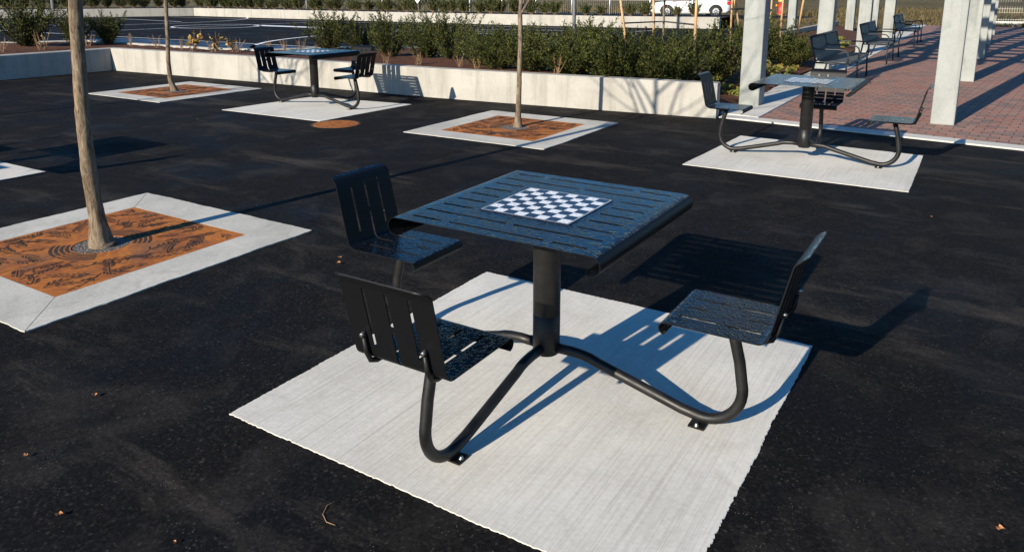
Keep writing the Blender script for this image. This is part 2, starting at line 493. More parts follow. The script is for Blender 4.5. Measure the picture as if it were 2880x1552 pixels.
b = MB(); b.poly([(-24, 9.6), (-13.5, 9.8), (-13.8, 12.60), (-23, 12.45)], 0.004)  # wet asphalt beside the court, its sky reflection painted in as blue
tag(b.build('wet_sheen_patch', M['sky_sheen_blue']), kind='structure')

# ------------------------------------------------------------------ concrete slabs flush with the asphalt
def ragged(pts, amp, step, seed):
    r = random.Random(seed); out = []
    nn = len(pts)
    for i in range(nn):
        a = Vector(pts[i]); c = Vector(pts[(i+1) % nn]); d = c - a; L = d.length; d.normalize(); q = Vector((-d.y, d.x))
        k = max(2, int(L / step))
        for j in range(k):
            t = j / k
            o = 0 if j == 0 else (mnoise.noise(Vector((a.x + d.x*L*t*2.2, a.y + d.y*L*t*2.2, seed))) * amp * 0.8 + mnoise.noise(Vector((a.x + d.x*L*t*31, a.y + d.y*L*t*31, seed + 9))) * amp * 0.4 + mnoise.noise(Vector((a.x + d.x*L*t*9, a.y + d.y*L*t*9, seed + 5))) * amp * 0.6 + r.uniform(-1, 1) * amp * 0.4)
            p = a + d * (L * t) + q * o
            out.append((p.x, p.y))
    return out
def slab(name, pts, z, seed, label, group=None):
    b = MB(); b.prism(ragged(pts, 0.006, 0.008, seed), -0.08, z)
    o = b.build(name, M['pad_concrete'])
    tag(o, kind='structure')
    return o
slab('concrete_pad', [(-0.912, -0.885), (0.885, -0.892), (0.885, 0.90), (-0.905, 0.90)], 0.0045, 1, '')
slab('concrete_pad', [(-0.89, 4.17), (1.0, 4.17), (0.99, 5.78), (-0.82, 5.88)], 0.0045, 2, '')
slab('concrete_pad', [(-7.30, 4.06), (-5.50, 4.10), (-5.44, 5.80), (-7.22, 5.62)], 0.0045, 3, '')
slab('concrete_pad', [(-7.45, -0.9), (-5.65, -0.9), (-5.64, 0.885), (-7.45, 0.86)], 0.0045, 4, '')

# ------------------------------------------------------------------ tree pits: border, grate, gravel, tree
def border(c, label, group, seed):
    root = empty('pit_border', (c[0], c[1], 0))
    tag(root, label, 'tree pit border', group)
    ro, ri, g = 0.922, 0.6215, 0.003
    for k in range(4):
        ca, sa = cos(k*pi/2), sin(k*pi/2)
        R2 = lambda p: (p[0]*ca - p[1]*sa, p[0]*sa + p[1]*ca)
        outer = []
        r = random.Random(seed * 9 + k)
        N = 60
        for i in range(N + 1):
            x = -ro + g + (2*ro - 2*g) * i / N
            o = mnoise.noise(Vector((x*3.0, k*5.1, seed))) * 0.012 + r.uniform(-0.003, 0.003)
            if i in (0, N): o = 0
            outer.append((x, -ro + o))
        pts = outer + [(ri - g, -ri), (-ri + g, -ri)]
        b = MB(); b.prism([R2(p) for p in pts], -0.06, 0.0066)
        b.build('border_strip', M['border_concrete'], root)
    return root

def leaf_shape(b, base, d, L, w, z, mat):
    q = Vector((-d.y, d.x))
    pr = [(0, 0), (0.25, 0.8), (0.55, 1.0), (0.82, 0.6), (1.0, 0.0)]
    left = [base + d*(L*t) + q*(w*s) for t, s in pr]
    right = [base + d*(L*t) - q*(w*s) for t, s in reversed(pr[1:-1])]
    pts = right[::-1] and (left + right)
    b.add([(p.x, p.y, z) for p in reversed(pts)], [tuple(range(len(pts)))], mat)

def grate_mesh(seed):
    r = random.Random(seed)
    halves = []
    for side in (-1, 1):
        b = MB()
        # half plate with a semicircular notch (a quad strip from the notch to the outline)
        H = 0.6205; hole = 0.172
        K = 48
        inn = []; out = []
        for i in range(K + 1):
            a = pi * i / K
            x, y = cos(a), sin(a)
            inn.append((hole*x, hole*y))
            s_ = H / max(abs(x), abs(y))
            out.append((s_*x, s_*y))
        g = 0.003
        V = []; F = []
        for (p, zz) in ((inn, 0.006), (out, 0.006), (out, -0.03), (inn, -0.03)):
            V += [(side*x, side*max(y, g), zz) for x, y in p]
        n1 = K + 1
        for i in range(K):
            F += [(i, i+1, n1+i+1, n1+i) if side > 0 else (i, i+1, n1+i+1, n1+i)]
            F += [(n1+i, n1+i+1, 2*n1+i+1, 2*n1+i), (3*n1+i+1, 3*n1+i, i, i+1)]
        b.add(V, F, 0)
        # concentric slots either side of the opening
        for rr in (0.195, 0.225, 0.255, 0.285):
            for (a0, a1) in ((3, 52), (128, 177)):
                k = 14; v = []
                for i in range(k + 1):
                    a = radians(a0 + (a1 - a0)*i/k)
                    for q in (rr - 0.0085, rr + 0.0085):
                        v.append((side*q*cos(a), side*q*sin(a), 0.0075))
                b.add(v, [(2*i, 2*i+1, 2*i+3, 2*i+2) for i in range(k)], 1)
        # leafy sprigs cut through the plate
        placed = []
        tries = 0
        while len(placed) < 38 and tries < 2000:
            tries += 1
            x = r.uniform(-0.56, 0.56); y = r.uniform(0.05, 0.56)
            if sqrt(x*x + y*y) < 0.35: continue
            if any((x-px)**2 + (y-py)**2 < 0.0105 for px, py in placed): continue
            placed.append((x, y))
            ang = r.uniform(0, 2*pi); d0 = Vector((cos(ang), sin(ang)))
            L = r.uniform(0.17, 0.27); curve = r.uniform(-1.2, 1.2)
            pth = []; p = Vector((x, y)) - d0*L*0.5; d = d0.copy()
            k = 8
            for i in range(k + 1):
                pth.append((p.copy(), d.copy()))
                p = p + d*(L/k); a = curve/k
                d = Vector((d.x*cos(a) - d.y*sin(a), d.x*sin(a) + d.y*cos(a)))
            for i, (p, d) in enumerate(pth):
                q = Vector((-d.y, d.x))
                if i % 1 == 0 and 2 <= i:
                    for s_ in (-1, 1):
                        ld = (d*0.95 + q*s_*0.62).normalized()
                        ll = r.uniform(0.038, 0.062)*(1 - 0.03*i)
                        bp = p + q*s_*0.008
                        tip = bp + ld*ll
                        if max(abs(tip.x), abs(tip.y)) > 0.60 or tip.y < 0.012 or tip.length < 0.305: continue
                        if r.random() < 0.85:
                            leaf_shape(b, Vector((side*bp.x, side*bp.y)), Vector((side*ld.x, side*ld.y)), ll, 0.0050, 0.0078, 1)
            w = 0.0028
            ok = [(p, d) for p, d in pth if max(abs(p.x), abs(p.y)) < 0.60 and p.y > 0.012 and p.length > 0.305]
            v = []
            for p, d in ok:
                q = Vector((-d.y, d.x))
                for s_ in (-w, w): v.append((side*(p.x + q.x*s_), side*(p.y + q.y*s_), 0.0076))
            b.add(v, [(2*i, 2*i+1, 2*i+3, 2*i+2) for i in range(len(ok)-1)], 1)
        halves.append(b)
    return halves

def grate(c, seed, label, group, rz):
    root = empty('tree_grate', (c[0], c[1], 0), rz)
    tag(root, label, 'tree grate', group)
    for h in grate_mesh(seed):
        h.build('grate_half', [M['rust'], M['soil']], root)
    b = MB()
    b.poly([(0.171*cos(2*pi*i/28), 0.171*sin(2*pi*i/28)) for i in range(28)], 0.0025)
    o = b.build('gravel_fill', M['pit_gravel'], root)
    b = MB(); b.poly([(-0.62, -0.62), (0.62, -0.62), (0.62, 0.62), (-0.62, 0.62)], -0.02)
    return root

def bough(b, p, d, L, r0, depth, rg, n=6):
    k = max(3, int(L / 0.18))
    pts = [p.copy()]; rad = [r0]
    dd = d.copy()
    for i in range(k):
        dd = (dd + Vector((rg.uniform(-.12, .12), rg.uniform(-.12, .12), rg.uniform(-.03, .10)))).normalized()
        p = p + dd*(L/k)
        pts.append(p.copy()); rad.append(r0*(1 - 0.75*(i+1)/k))
    b.tube(pts, rad, n, 0, cap=False)
    if depth > 0:
        m = 4 if depth > 1 else 3
        for j in range(m):
            i = int(k*(0.3 + 0.6*j/m)) + rg.randint(0, 1); i = min(i, k-1)
            a = rg.uniform(0, 2*pi); t = (pts[i+1]-pts[i]).normalized()
            o = t.orthogonal().normalized(); o2 = t.cross(o)
            nd = (t*rg.uniform(.6, .9) + (o*cos(a) + o2*sin(a))*rg.uniform(.5, .8)).normalized()
            bough(b, pts[i], nd, L*rg.uniform(.42, .62), rad[i]*0.62, depth-1, rg, max(4, n-1))

def tree(c, prof, seed, label, rad, fork, lean=(0, 0), H=5.2):
    """prof: (offset to the right of the sight line, height) points of the trunk's axis"""
    rg = random.Random(seed)
    root = empty('street_tree', (c[0], c[1], 0))
    tag(root, label, 'tree', 'young bare trees in the paved yard')
    fw = Vector((c[0] - cam.location.x, c[1] - cam.location.y, 0)).normalized(); rt = Vector((fw.y, -fw.x, 0))
    pts = []; rr = []
    for z in [i*0.03 - 0.03 for i in range(int((fork + 0.03)/0.03) + 1)]:
        zs = [q[1] for q in prof]; 
        if z <= zs[0]: off = prof[0][0]
        elif z >= zs[-1]: off = prof[-1][0] + (z - zs[-1])*(prof[-1][0]-prof[-2][0])/(zs[-1]-zs[-2])*0.6
        else:
            for (o0, z0), (o1, z1) in zip(prof, prof[1:]):
                if z0 <= z <= z1:
                    t = (z - z0)/(z1 - z0); off = o0 + (o1 - o0)*t; break
        off += mnoise.noise(Vector((z*2.5, seed, 0)))*rad*0.05
        pts.append(rt*off + Vector((0, mnoise.noise(Vector((z*1.6, seed, 4)))*rad*0.10, z)))
        rr.append(rad*(1 + 0.05*math.exp(-((z - 0.86)/0.035)**2) + 0.05*math.exp(-((z - 0.52)/0.03)**2) + 0.04*math.exp(-((z - 1.18)/0.03)**2) + 1.0*math.exp(-max(z, 0)/0.085) + 0.20*math.exp(-max(z,0)/0.6))*(1 - 0.05*z))
    def jit(p, a):
        return 1 + 0.06*mnoise.noise(Vector((cos(a)*2.5, sin(a)*2.5, p.z*9 + seed))) + 0.035*mnoise.noise(Vector((cos(a)*6, sin(a)*6, p.z*26 + seed))) + 0.075*math.exp(-max(p.z, 0)/0.2)*mnoise.noise(Vector((cos(a)*5, sin(a)*5, p.z*2.0 + seed)))
    b = MB(); b.tube(pts, rr, 28, 0, jitter=jit)
    b.build('trunk', M['bark'], root)
    b = MB()
    top = pts[-1]; r0 = rr[-1]
    bough(b, top - Vector((0, 0, 0.03)), Vector((0.03, 0.02, 1)).normalized(), H - fork, r0*0.9, 2, rg, 8)
    m = 6
    for j in range(m):
        a = 2*pi*j/m + rg.uniform(-.4, .4)
        bough(b, top + Vector((0, 0, 0.0 if j < 3 else 0.35 + 0.25*(j-3))) - Vector((0, 0, 0.02)), Vector((cos(a)*.62, sin(a)*.62, .78)).normalized(), (H - fork)*rg.uniform(.5, .72), r0*0.55, 2, rg, 7)
    b.build('crown', M['twig_bark'], root)
    return root

PITS = [((-3.265, 0.0), 'large concrete border square around the nearest rusty grate and thick trunk', 'rusty orange leaf pattern tree grate around the thick nearest trunk', 3, pi/2),
        ((-3.24, 5.0), 'concrete border square between the round rusty manhole and the chess table by the brick paving', 'rusty grate at the thin trunk in front of the middle of the long wall', 8, 0),
        ((-9.55, 4.95), 'small far concrete border square near the corner of the planter wall', 'far small rusty grate near the planter wall corner', 12, 0)]
for i, (c, l1, l2, sd, rz) in enumerate(PITS):
    border(c, l1, 'concrete borders of the tree pits', i + 1)
    grate(c, sd, l2, 'rusted tree grates', rz)
T1 = [(0.03, -0.03), (0.0, 0.0), (0.003, 0.158), (-0.004, 0.47), (-0.001, 0.746), (0.009, 0.992), (0.02, 1.256), (0.036, 1.537)]
T1 = [(o - 0.02 + 0.02*math.exp(-max(z,0)/0.2), z) for o, z in T1]
T2 = [(0.05, -0.023), (0.064, 0.333), (0.068, 0.614), (0.081, 1.027), (0.075, 1.298), (0.079, 1.477)]
T3 = [(-0.0, -0.015), (-0.048, 0.19), (-0.049, 0.506), (-0.027, 0.818), (-0.016, 1.127), (0.0, 1.432)]
tree((-3.26, 0.0), T1, 21, 'thick nearest tree trunk rising out of frame from the large rusty grate', 0.0405, 2.35, H=5.6)
tree((-3.27, 5.03), T2, 34, 'thin bare tree in front of the middle of the long planter wall', 0.027, 1.32, H=4.2)
tree((-9.60, 4.95), T3, 47, 'slender bare tree near the corner of the planter wall', 0.030, 2.0, H=4.6)
tree((-9.75, 0.0), T3, 58, 'bare tree standing outside the left edge, seen only by its shadow', 0.032, 2.0, H=4.8)

# round rusty access cover
root = empty('manhole_cover', (-5.19, 4.05, 0)); tag(root, 'round rusty cover set in the asphalt beside the far chess table', 'manhole cover')
b = MB(); b.prism([(0.27*cos(2*pi*i/48), 0.27*sin(2*pi*i/48)) for i in range(48)], -0.02, 0.005)
rg = random.Random(5)
for k in range(70):
    a = rg.uniform(0, 2*pi); q = 0.23*sqrt(rg.random()); d = Vector((cos(a*3), sin(a*3)))
    leaf_shape(b, Vector((q*cos(a), q*sin(a))), d, 0.045, 0.004, 0.0062, 1)
b.build('cover_plate', [M['rust'], M['soil']], root)
b = MB()
for k in range(48):
    a0 = 2*pi*k/48; a1 = 2*pi*(k+1)/48
    b.add([(0.272*cos(a0), .272*sin(a0), .0045), (.272*cos(a1), .272*sin(a1), .0045), (.30*cos(a1), .30*sin(a1), .0045), (.30*cos(a0), .30*sin(a0), .0045)], [(3, 2, 1, 0)])
b.build('cover_rim', M['soil'], root)

# ------------------------------------------------------------------ chess tables
def sheet(S, T, slots, mapf, hw, corner_hi=0.0, corner_lo=0.0, mat=0):
    """grid sheet with slot openings; S,T break lists; slots (s0,s1,t0,t1); mapf(s,t)->xyz"""
    b = MB()
    idx = {}
    V = []
    s_min, s_max = S[0], S[-1]
    def half(s):
        for r, d in ((corner_hi, s_max - s), (corner_lo, s - s_min)):
            if r > 0 and d < r: return hw - r + sqrt(max(0.0, r*r - (r - d)**2))
        return hw
    for i, s in enumerate(S):
        for j, t in enumerate(T):
            tt = t
            if j in (0, len(T) - 1): tt = half(s) * (1 if t > 0 else -1)
            idx[i, j] = len(V); V.append(mapf(s, tt))
    F = []
    for i in range(len(S) - 1):
        for j in range(len(T) - 1):
            sm = (S[i] + S[i+1])/2; tm = (T[j] + T[j+1])/2
            if any(a < sm < c and e < tm < f for a, c, e, f in slots): continue
            F.append((idx[i, j], idx[i+1, j], idx[i+1, j+1], idx[i, j+1]))
    b.add(V, F, mat, True)
    return b
def breaks(vals, step):
    vals = sorted(set(round(v, 5) for v in vals)); out = [vals[0]]
    for a, c in zip(vals, vals[1:]):
        k = max(1, int(math.ceil((c - a)/step - 1e-6)))
        out += [a + (c - a)*(q+1)/k for q in range(k)]
    return out

TZ = 0.757
def make_tabletop():
    r = 0.036; flat = 0.446 - r; arcL = r*radians(222)
    hw = 0.452
    rows = [-0.39 + 0.0975*k for k in range(9)]
    w = 0.0080
    slots = []
    for k, y in enumerate(rows):
        if k in (0, 8): seg = [(-0.37, -0.235), (-0.20, 0.20), (0.235, 0.37)]
        elif k in (1, 7): seg = [(-0.38, -0.012), (0.02, 0.38)]
        else: seg = [(-0.37, -0.232), (0.232, 0.37)]
        slots += [(a, c, y - w, y + w) for a, c in seg]
    S = [-(flat + arcL), -flat, flat, flat + arcL] + [v for s_ in slots for v in s_[:2]]
    S = breaks(S, 0.05)
    fine = [flat + arcL*i/14 for i in range(15)]
    S = sorted(set([round(v, 5) for v in S if abs(v) <= flat + 1e-6] + [round(v, 5) for v in fine] + [round(-v, 5) for v in fine]))
    T = breaks([-hw, hw] + [v for s_ in slots for v in s_[2:]], 0.2)
    def mp(s, t):
        if abs(s) <= flat: return (s, t, TZ)
        a = (abs(s) - flat)/r; sg = 1 if s > 0 else -1
        return (sg*(flat + r*sin(a)), t, TZ - r + r*cos(a))
    return sheet(S, T, slots, mp, hw, 0.02, 0.02)

def seat_profile():
    """polyline with cumulative length, from the front curl to the top of the back"""
    P = []
    r = 0.019; cx, cz = 0.571, 0.436
    for i in range(13):
        a = radians(285 - 195*i/12)
        P.append((cx + r*cos(a), cz + r*sin(a)))
    # goes from under the front, round the nose, to the top
    P = [(cx + r*cos(radians(270 - 180*i/12)), cz + r*sin(radians(270 - 180*i/12))) for i in range(13)]
    for i in range(1, 9): P.append((cx + (0.888 - cx)*i/8, 0.455))
    rb = 0.042; bx, bz = 0.888, 0.455 + rb
    for i in range(1, 11):
        a = radians(-90 + 77*i/10); P.append((bx + rb*cos(a), bz + rb*sin(a)))
    lx, lz = P[-1]
    d = (sin(radians(13)), cos(radians(13)))
    for i in range(1, 8): P.append((lx + d[0]*0.262*i/7, lz + d[1]*0.262*i/7))
    lx, lz = P[-1]
    for i in range(1, 5): P.append((lx + 0.0052*i + 0.0011*i*i, lz + 0.0098*i - 0.0006*i*i))
    L = [0.0]
    for a, c in zip(P, P[1:]): L.append(L[-1] + math.hypot(c[0]-a[0], c[1]-a[1]))
    return P, L
SP, SL = seat_profile()
def s_of(kind, v):
    best = None
    for i, (x, z) in enumerate(SP):
        if kind == 'x' and 12 <= i <= 20:
            e = abs(x - v)
        elif kind == 'z' and i >= 27: e = abs(z - v)
        else: continue
        if best is None or e < best[0]: best = (e, i)
    i = best[1]
    return SL[i] + ((v - SP[i][0]) if kind == 'x' else (v - SP[i][1])/cos(radians(13)))
def make_seat():
    hw = 0.178
    top = SL[-1]
    X = lambda v: s_of('x', v)
    Z = lambda v: s_of('z', v)
    w = 0.0068
    slots = []
    for t in (-0.089, 0.089):
        slots += [(X(0.598), X(0.728), t-w, t+w), (X(0.755), X(0.882), t-w, t+w), (Z(0.515), top - 0.068, t-w, t+w)]
    slots += [(X(0.598), X(0.672), -w, w), (X(0.818), Z(0.585), -w, w), (Z(0.607), top - 0.068, -w, w)]
    S = sorted(set([round(v, 5) for v in SL] + [round(v, 5) for s_ in slots for v in s_[:2]] + [round(top - 0.035 + 0.035*i/7, 5) for i in range(8)]))
    T = breaks([-hw, hw] + [v for s_ in slots for v in s_[2:]], 0.06)
    def mp(s, t):
        for i in range(len(SL) - 1):
            if s <= SL[i+1] + 1e-9:
                k = (s - SL[i])/(SL[i+1] - SL[i])
                return (SP[i][0] + (SP[i+1][0]-SP[i][0])*k, t, SP[i][1] + (SP[i+1][1]-SP[i][1])*k)
        return (SP[-1][0], t, SP[-1][1])
    return sheet(S, T, slots, mp, hw, 0.035, 0.0)

def arm_path():
    # tube axis in the x-z plane, from the post to under the seat
    P = [(0.04, 0.152), (0.12, 0.155), (0.17, 0.152), (0.205, 0.146), (0.24, 0.134), (0.59, 0.045)]
    cx, cz, r = 0.672, 0.175, 0.141
    for i in range(0, 15):
        a = radians(-104 + 118*i/14)
        P.append((cx + r*cos(a), cz + r*sin(a)))
    P += [(0.796, 0.29), (0.775, 0.37), (0.757, 0.438)]
    return P
AP = arm_path()

def make_table():
    root = empty('chess_table')
    top = make_tabletop().build('tabletop', M['black_steel_wet'], root, solid=0.0018, offset=-1)
    # chessboard plate let into the top
    b = MB()
    s8 = 0.187*2/8; z = TZ + 0.0022
    b.box(-0.197, -0.197, TZ + 0.0005, 0.197, 0.197, z, 1)
    g = 0.0012
    for i in range(8):
        for j in range(8):
            if (i + j) % 2 == 0:
                x0 = -0.187 + i*s8; y1 = 0.187 - j*s8
                b.add([(x0+g, y1-s8+g, z+.0008), (x0+s8-g, y1-s8+g, z+.0008), (x0+s8-g, y1-g, z+.0008), (x0+g, y1-g, z+.0008)], [(0, 1, 2, 3)], 0)
    e0, e1 = 0.1885, 0.1915
    for k in range(4):
        ca, sa = round(cos(k*pi/2)), round(sin(k*pi/2))
        q = [(-e1, -e1), (e1, -e1), (e0, -e0), (-e0, -e0)]
        b.add([(x*ca - y*sa, x*sa + y*ca, z + .0008) for x, y in q], [(0, 1, 2, 3)], 0)
    b.build('chessboard', [M['chess_white'], M['chess_dark']], top)
    b = MB()
    b.lathe([(0.0, 0.122), (0.050, 0.122), (0.0565, 0.128), (0.0565, 0.2925), (0.0545, 0.2935), (0.0545, 0.2955), (0.0565, 0.2965), (0.0565, 0.735)], n=40)
    b.build('post', M['black_steel'], root)
    b = MB(); b.box(-0.30, -0.03, 0.725, 0.30, 0.03, 0.7485); b.box(-0.03, -0.30, 0.7251, -0.0, 0.30, 0.748)
    b.lathe([(0.0565, 0.705), (0.11, 0.71), (0.11, 0.7249)], n=32)
    b.build('top_bracket', M['black_steel'], root)
    for ang in (0, 180, 270):
        ra = radians(ang)
        b = MB(); b.tube([(x, 0, zz) for x, zz in AP], 0.0208, 16)
        a = b.build('support_arm', M['black_steel'], root); a.rotation_euler = (0, 0, ra)
        b = MB(); b.box(0.632, -0.046, 0.005, 0.692, 0.046, 0.0115)
        b.build('foot_plate', M['black_steel'], a)
        for t in (-0.034, 0.034):
            b = MB(); b.lathe([(0.0, 0.022), (0.005, 0.022), (0.006, 0.020), (0.006, 0.0155), (0.009, 0.015), (0.009, 0.0114)], c=(0.662, t, 0), n=12)
            b.build('anchor_bolt', M['bolt_steel'], a)
        st = make_seat().build('seat', [M['black_steel_wet']], root, solid=0.0042, offset=1); st.rotation_euler = (0, 0, ra)
        for t in (-0.12, 0.12):
            b = MB()
            pth = [(0.70, t, 0.443), (0.80, t, 0.443), (0.895, t, 0.445), (0.926, t, 0.458), (0.942, t, 0.49), (0.953, t, 0.545)]
            b.tube(pth, [0.006, 0.0075, 0.0085, 0.009, 0.0085, 0.0065], 10)
            br = b.build('seat_bracket', M['black_steel'], st)
            b = MB(); b.tube([(0.950, t, 0.560), (0.967, t, 0.556)], [0.0062, 0.0062], 8)
            b.build('bracket_bolt', M['bolt_steel'], st)
    return root

GT = 'steel chess tables with fixed seats'
tables = [((-0.012, 0.004, 0), 0, 'nearest black chess table with three seats in the middle of the scene'),
          ((0.02, 4.985, 0), pi, 'black chess table with three seats beside the red brick paving and pillars'),
          ((-6.50, 5.0, 0), pi, 'far black chess table with three seats in front of the pale planter wall'),
          ((-6.515, 0.03, 0), 0, 'black chess table outside the left edge, seen only by its shadow')]
proto = make_table()
for i, (loc, rz, lab) in enumerate(tables):
    o = proto if i == 0 else copy_tree(proto)
    o.location = loc; o.rotation_euler = (0, 0, rz)
    tag(o, lab, 'chess table', GT)

# ------------------------------------------------------------------ planter walls and mulch bed
def wall_strip(front, back, z1, name, mat):
    """front/back polylines of equal length; a wall with a chamfered top edge"""
    b = MB(); V = []; F = []
    n_ = len(front); c = 0.012
    for (f, k) in zip(front, back):
        f = Vector(f); k = Vector(k); d = (k - f).normalized()
        for p, z in ((f, -0.1), (f, z1 - c), (f + d*c, z1), (k - d*c, z1), (k, z1 - c), (k, -0.1)):
            V.append((p.x, p.y, z))
    for i in range(n_ - 1):
        for j in range(5):
            F.append((i*6 + j, (i+1)*6 + j, (i+1)*6 + j + 1, i*6 + j + 1))
    F.append(tuple(range(0, 6))[::-1] if False else (0, 1, 2, 3, 4, 5)); F.append(tuple((n_-1)*6 + j for j in reversed(range(6))))
    b.add(V, F)
    return b.build(name, mat)
front = [(-13.47, 6.27), (-11.5, 6.38), (-9.5, 6.46), (-7.5, 6.50), (-5.6, 6.53), (-4.4, 6.62), (-2.97, 6.74), (-1.42, 6.90)]
backl = [(x - 0.02, y + 0.19) for x, y in front]; backl[0] = (-13.72, 6.46)
o = wall_strip(front, backl, 0.44, 'planter_wall', M['wall_concrete'])
tag(o, 'long low sunlit concrete planter wall behind the far chess table', 'wall')
front = [(-13.75, -1.0), (-13.62, 2.0), (-13.55, 4.2), (-13.475, 6.262)]
backl = [(x - 0.22, y) for x, y in front]; backl[-1] = (-13.724, 6.455)
o = wall_strip(front, backl, 0.437, 'planter_wall', M['wall_concrete'])
tag(o, 'low shaded side planter wall at the left edge behind the thick trunk', 'wall')
bk = [(-18.2, -1.0), (-17.5, 5.9), (-16.4, 7.42), (-13.5, 7.46), (-12.0, 7.46), (-10.6, 7.85), (-10.0, 8.9), (-9.4, 9.7), (-8.0, 10.1), (-5.5, 10.4), (-3.9, 11.2), (-3.5, 13.0), (-3.4, 28.0)]
b2 = [(x - 0.13, y + 0.14) for x, y in bk]
o = wall_strip(b2, bk, 0.43, 'planter_wall', M['wall_concrete'])
tag(o, 'back edge of the planter, thin pale concrete rim beside the court', 'wall')

def mulch_z(x, y):
    z = 0.40
    if x > -4.5:
        t = min(1, max(0, (x + 4.5)/2.95)); t = t*t*(3-2*t)
        tb = min(1, max(0, (y - 7.2)/1.2))
        z = 0.40 - 0.35*t*(0.35 + 0.65*tb)
        if x > -1.75: z = max(0.0, min(z, 0.05 + (-1.5 - x)*0.8))
        if x < -1.5 and y < 7.6 : z = min(z, 0.40)
    z += 0.022*mnoise.noise(Vector((x*1.3, y*1.3, 0))) + 0.016*mnoise.noise(Vector((x*6, y*6, 3))) + 0.01*mnoise.noise(Vector((x*19, y*19, 7)))
    return z
def in_poly(x, y, P):
    c = False; j = len(P) - 1
    for i in range(len(P)):
        if (P[i][1] > y) != (P[j][1] > y) and x < (P[j][0]-P[i][0])*(y-P[i][1])/(P[j][1]-P[i][1]) + P[i][0]: c = not c
        j = i
    return c
bedp = [(-13.8, -1.0), (-13.75, 4.0), (-13.72, 6.36)] + [(-11.5, 6.48), (-9.5, 6.56), (-5.6, 6.63), (-4.4, 6.72), (-2.97, 6.84), (-1.5, 7.0), (-1.45, 7.2), (-1.46, 28)] + [(x - 0.05, y + 0.05) for x, y in reversed(bk)]
b = MB()
def grid(x0, x1, y0, y1, st):
    nx = int((x1-x0)/st); ny = int((y1-y0)/st); ids = {}
    V = []; F = []
    for i in range(nx):
        for j in range(ny):
            xc = x0 + (i+.5)*st; yc = y0 + (j+.5)*st
            if not in_poly(xc, yc, bedp): continue
            q = []
            for (a, c) in ((i, j), (i+1, j), (i+1, j+1), (i, j+1)):
                if (a, c) not in ids:
                    x = x0 + a*st; y = y0 + c*st
                    ids[a, c] = len(V); V.append((x, y, mulch_z(x, y)))
                q.append(ids[a, c])
            F.append(tuple(q))
    b.add(V, F, 0, True)
grid(-18.4, -1.4, -1.0, 10.0, 0.07)
grid(-9.9, -1.4, 10.01, 28.0, 0.12)
tag(b.build('mulch_bed', M['mulch']), kind='structure')

# far planter across the court
ff = [(-60.0, -4.0), (-46.0, 17.5), (-39.3, 27.0)]
o = wall_strip(ff, [(x - 0.2, y + 0.12) for x, y in ff], 0.46, 'planter_wall', M['wall_concrete'])
tag(o, 'far planter wall standing in shade at the left end of the court', 'wall')
ff = [(-39.295, 27.01), (-33, 26.9), (-24, 27.0), (-17, 27.1), (-12, 27.5), (-8.0, 28.6)]
o = wall_strip(ff, [(x, y + 0.22) for x, y in ff], 0.465, 'planter_wall', M['wall_concrete'])
tag(o, 'long far sunlit planter wall along the back of the court', 'wall')
b = MB()
V = []; F = []
pp = [(-60.5, -4.0), (-46.4, 17.6), (-39.6, 27.1), (-33, 27.05), (-24, 27.15), (-17, 27.25), (-12, 27.65), (-8.0, 28.75)]
qq = [(-64, -2.5), (-49.0, 19.5), (-41.0, 29.2), (-33, 29.2), (-24, 29.2), (-17, 29.4), (-12, 29.8), (-8.0, 30.6)]
for (p, q) in zip(pp, qq):
    V += [(p[0], p[1], 0.42), (q[0], q[1], 0.46), (q[0], q[1] + .2, -0.05)]
for i in range(len(pp) - 1):
    F += [(3*i, 3*i+3, 3*i+4, 3*i+1), (3*i+1, 3*i+4, 3*i+5, 3*i+2)]
b.add(V, F, 0, True)
tag(b.build('far_mulch_bed', M['mulch']), kind='structure')

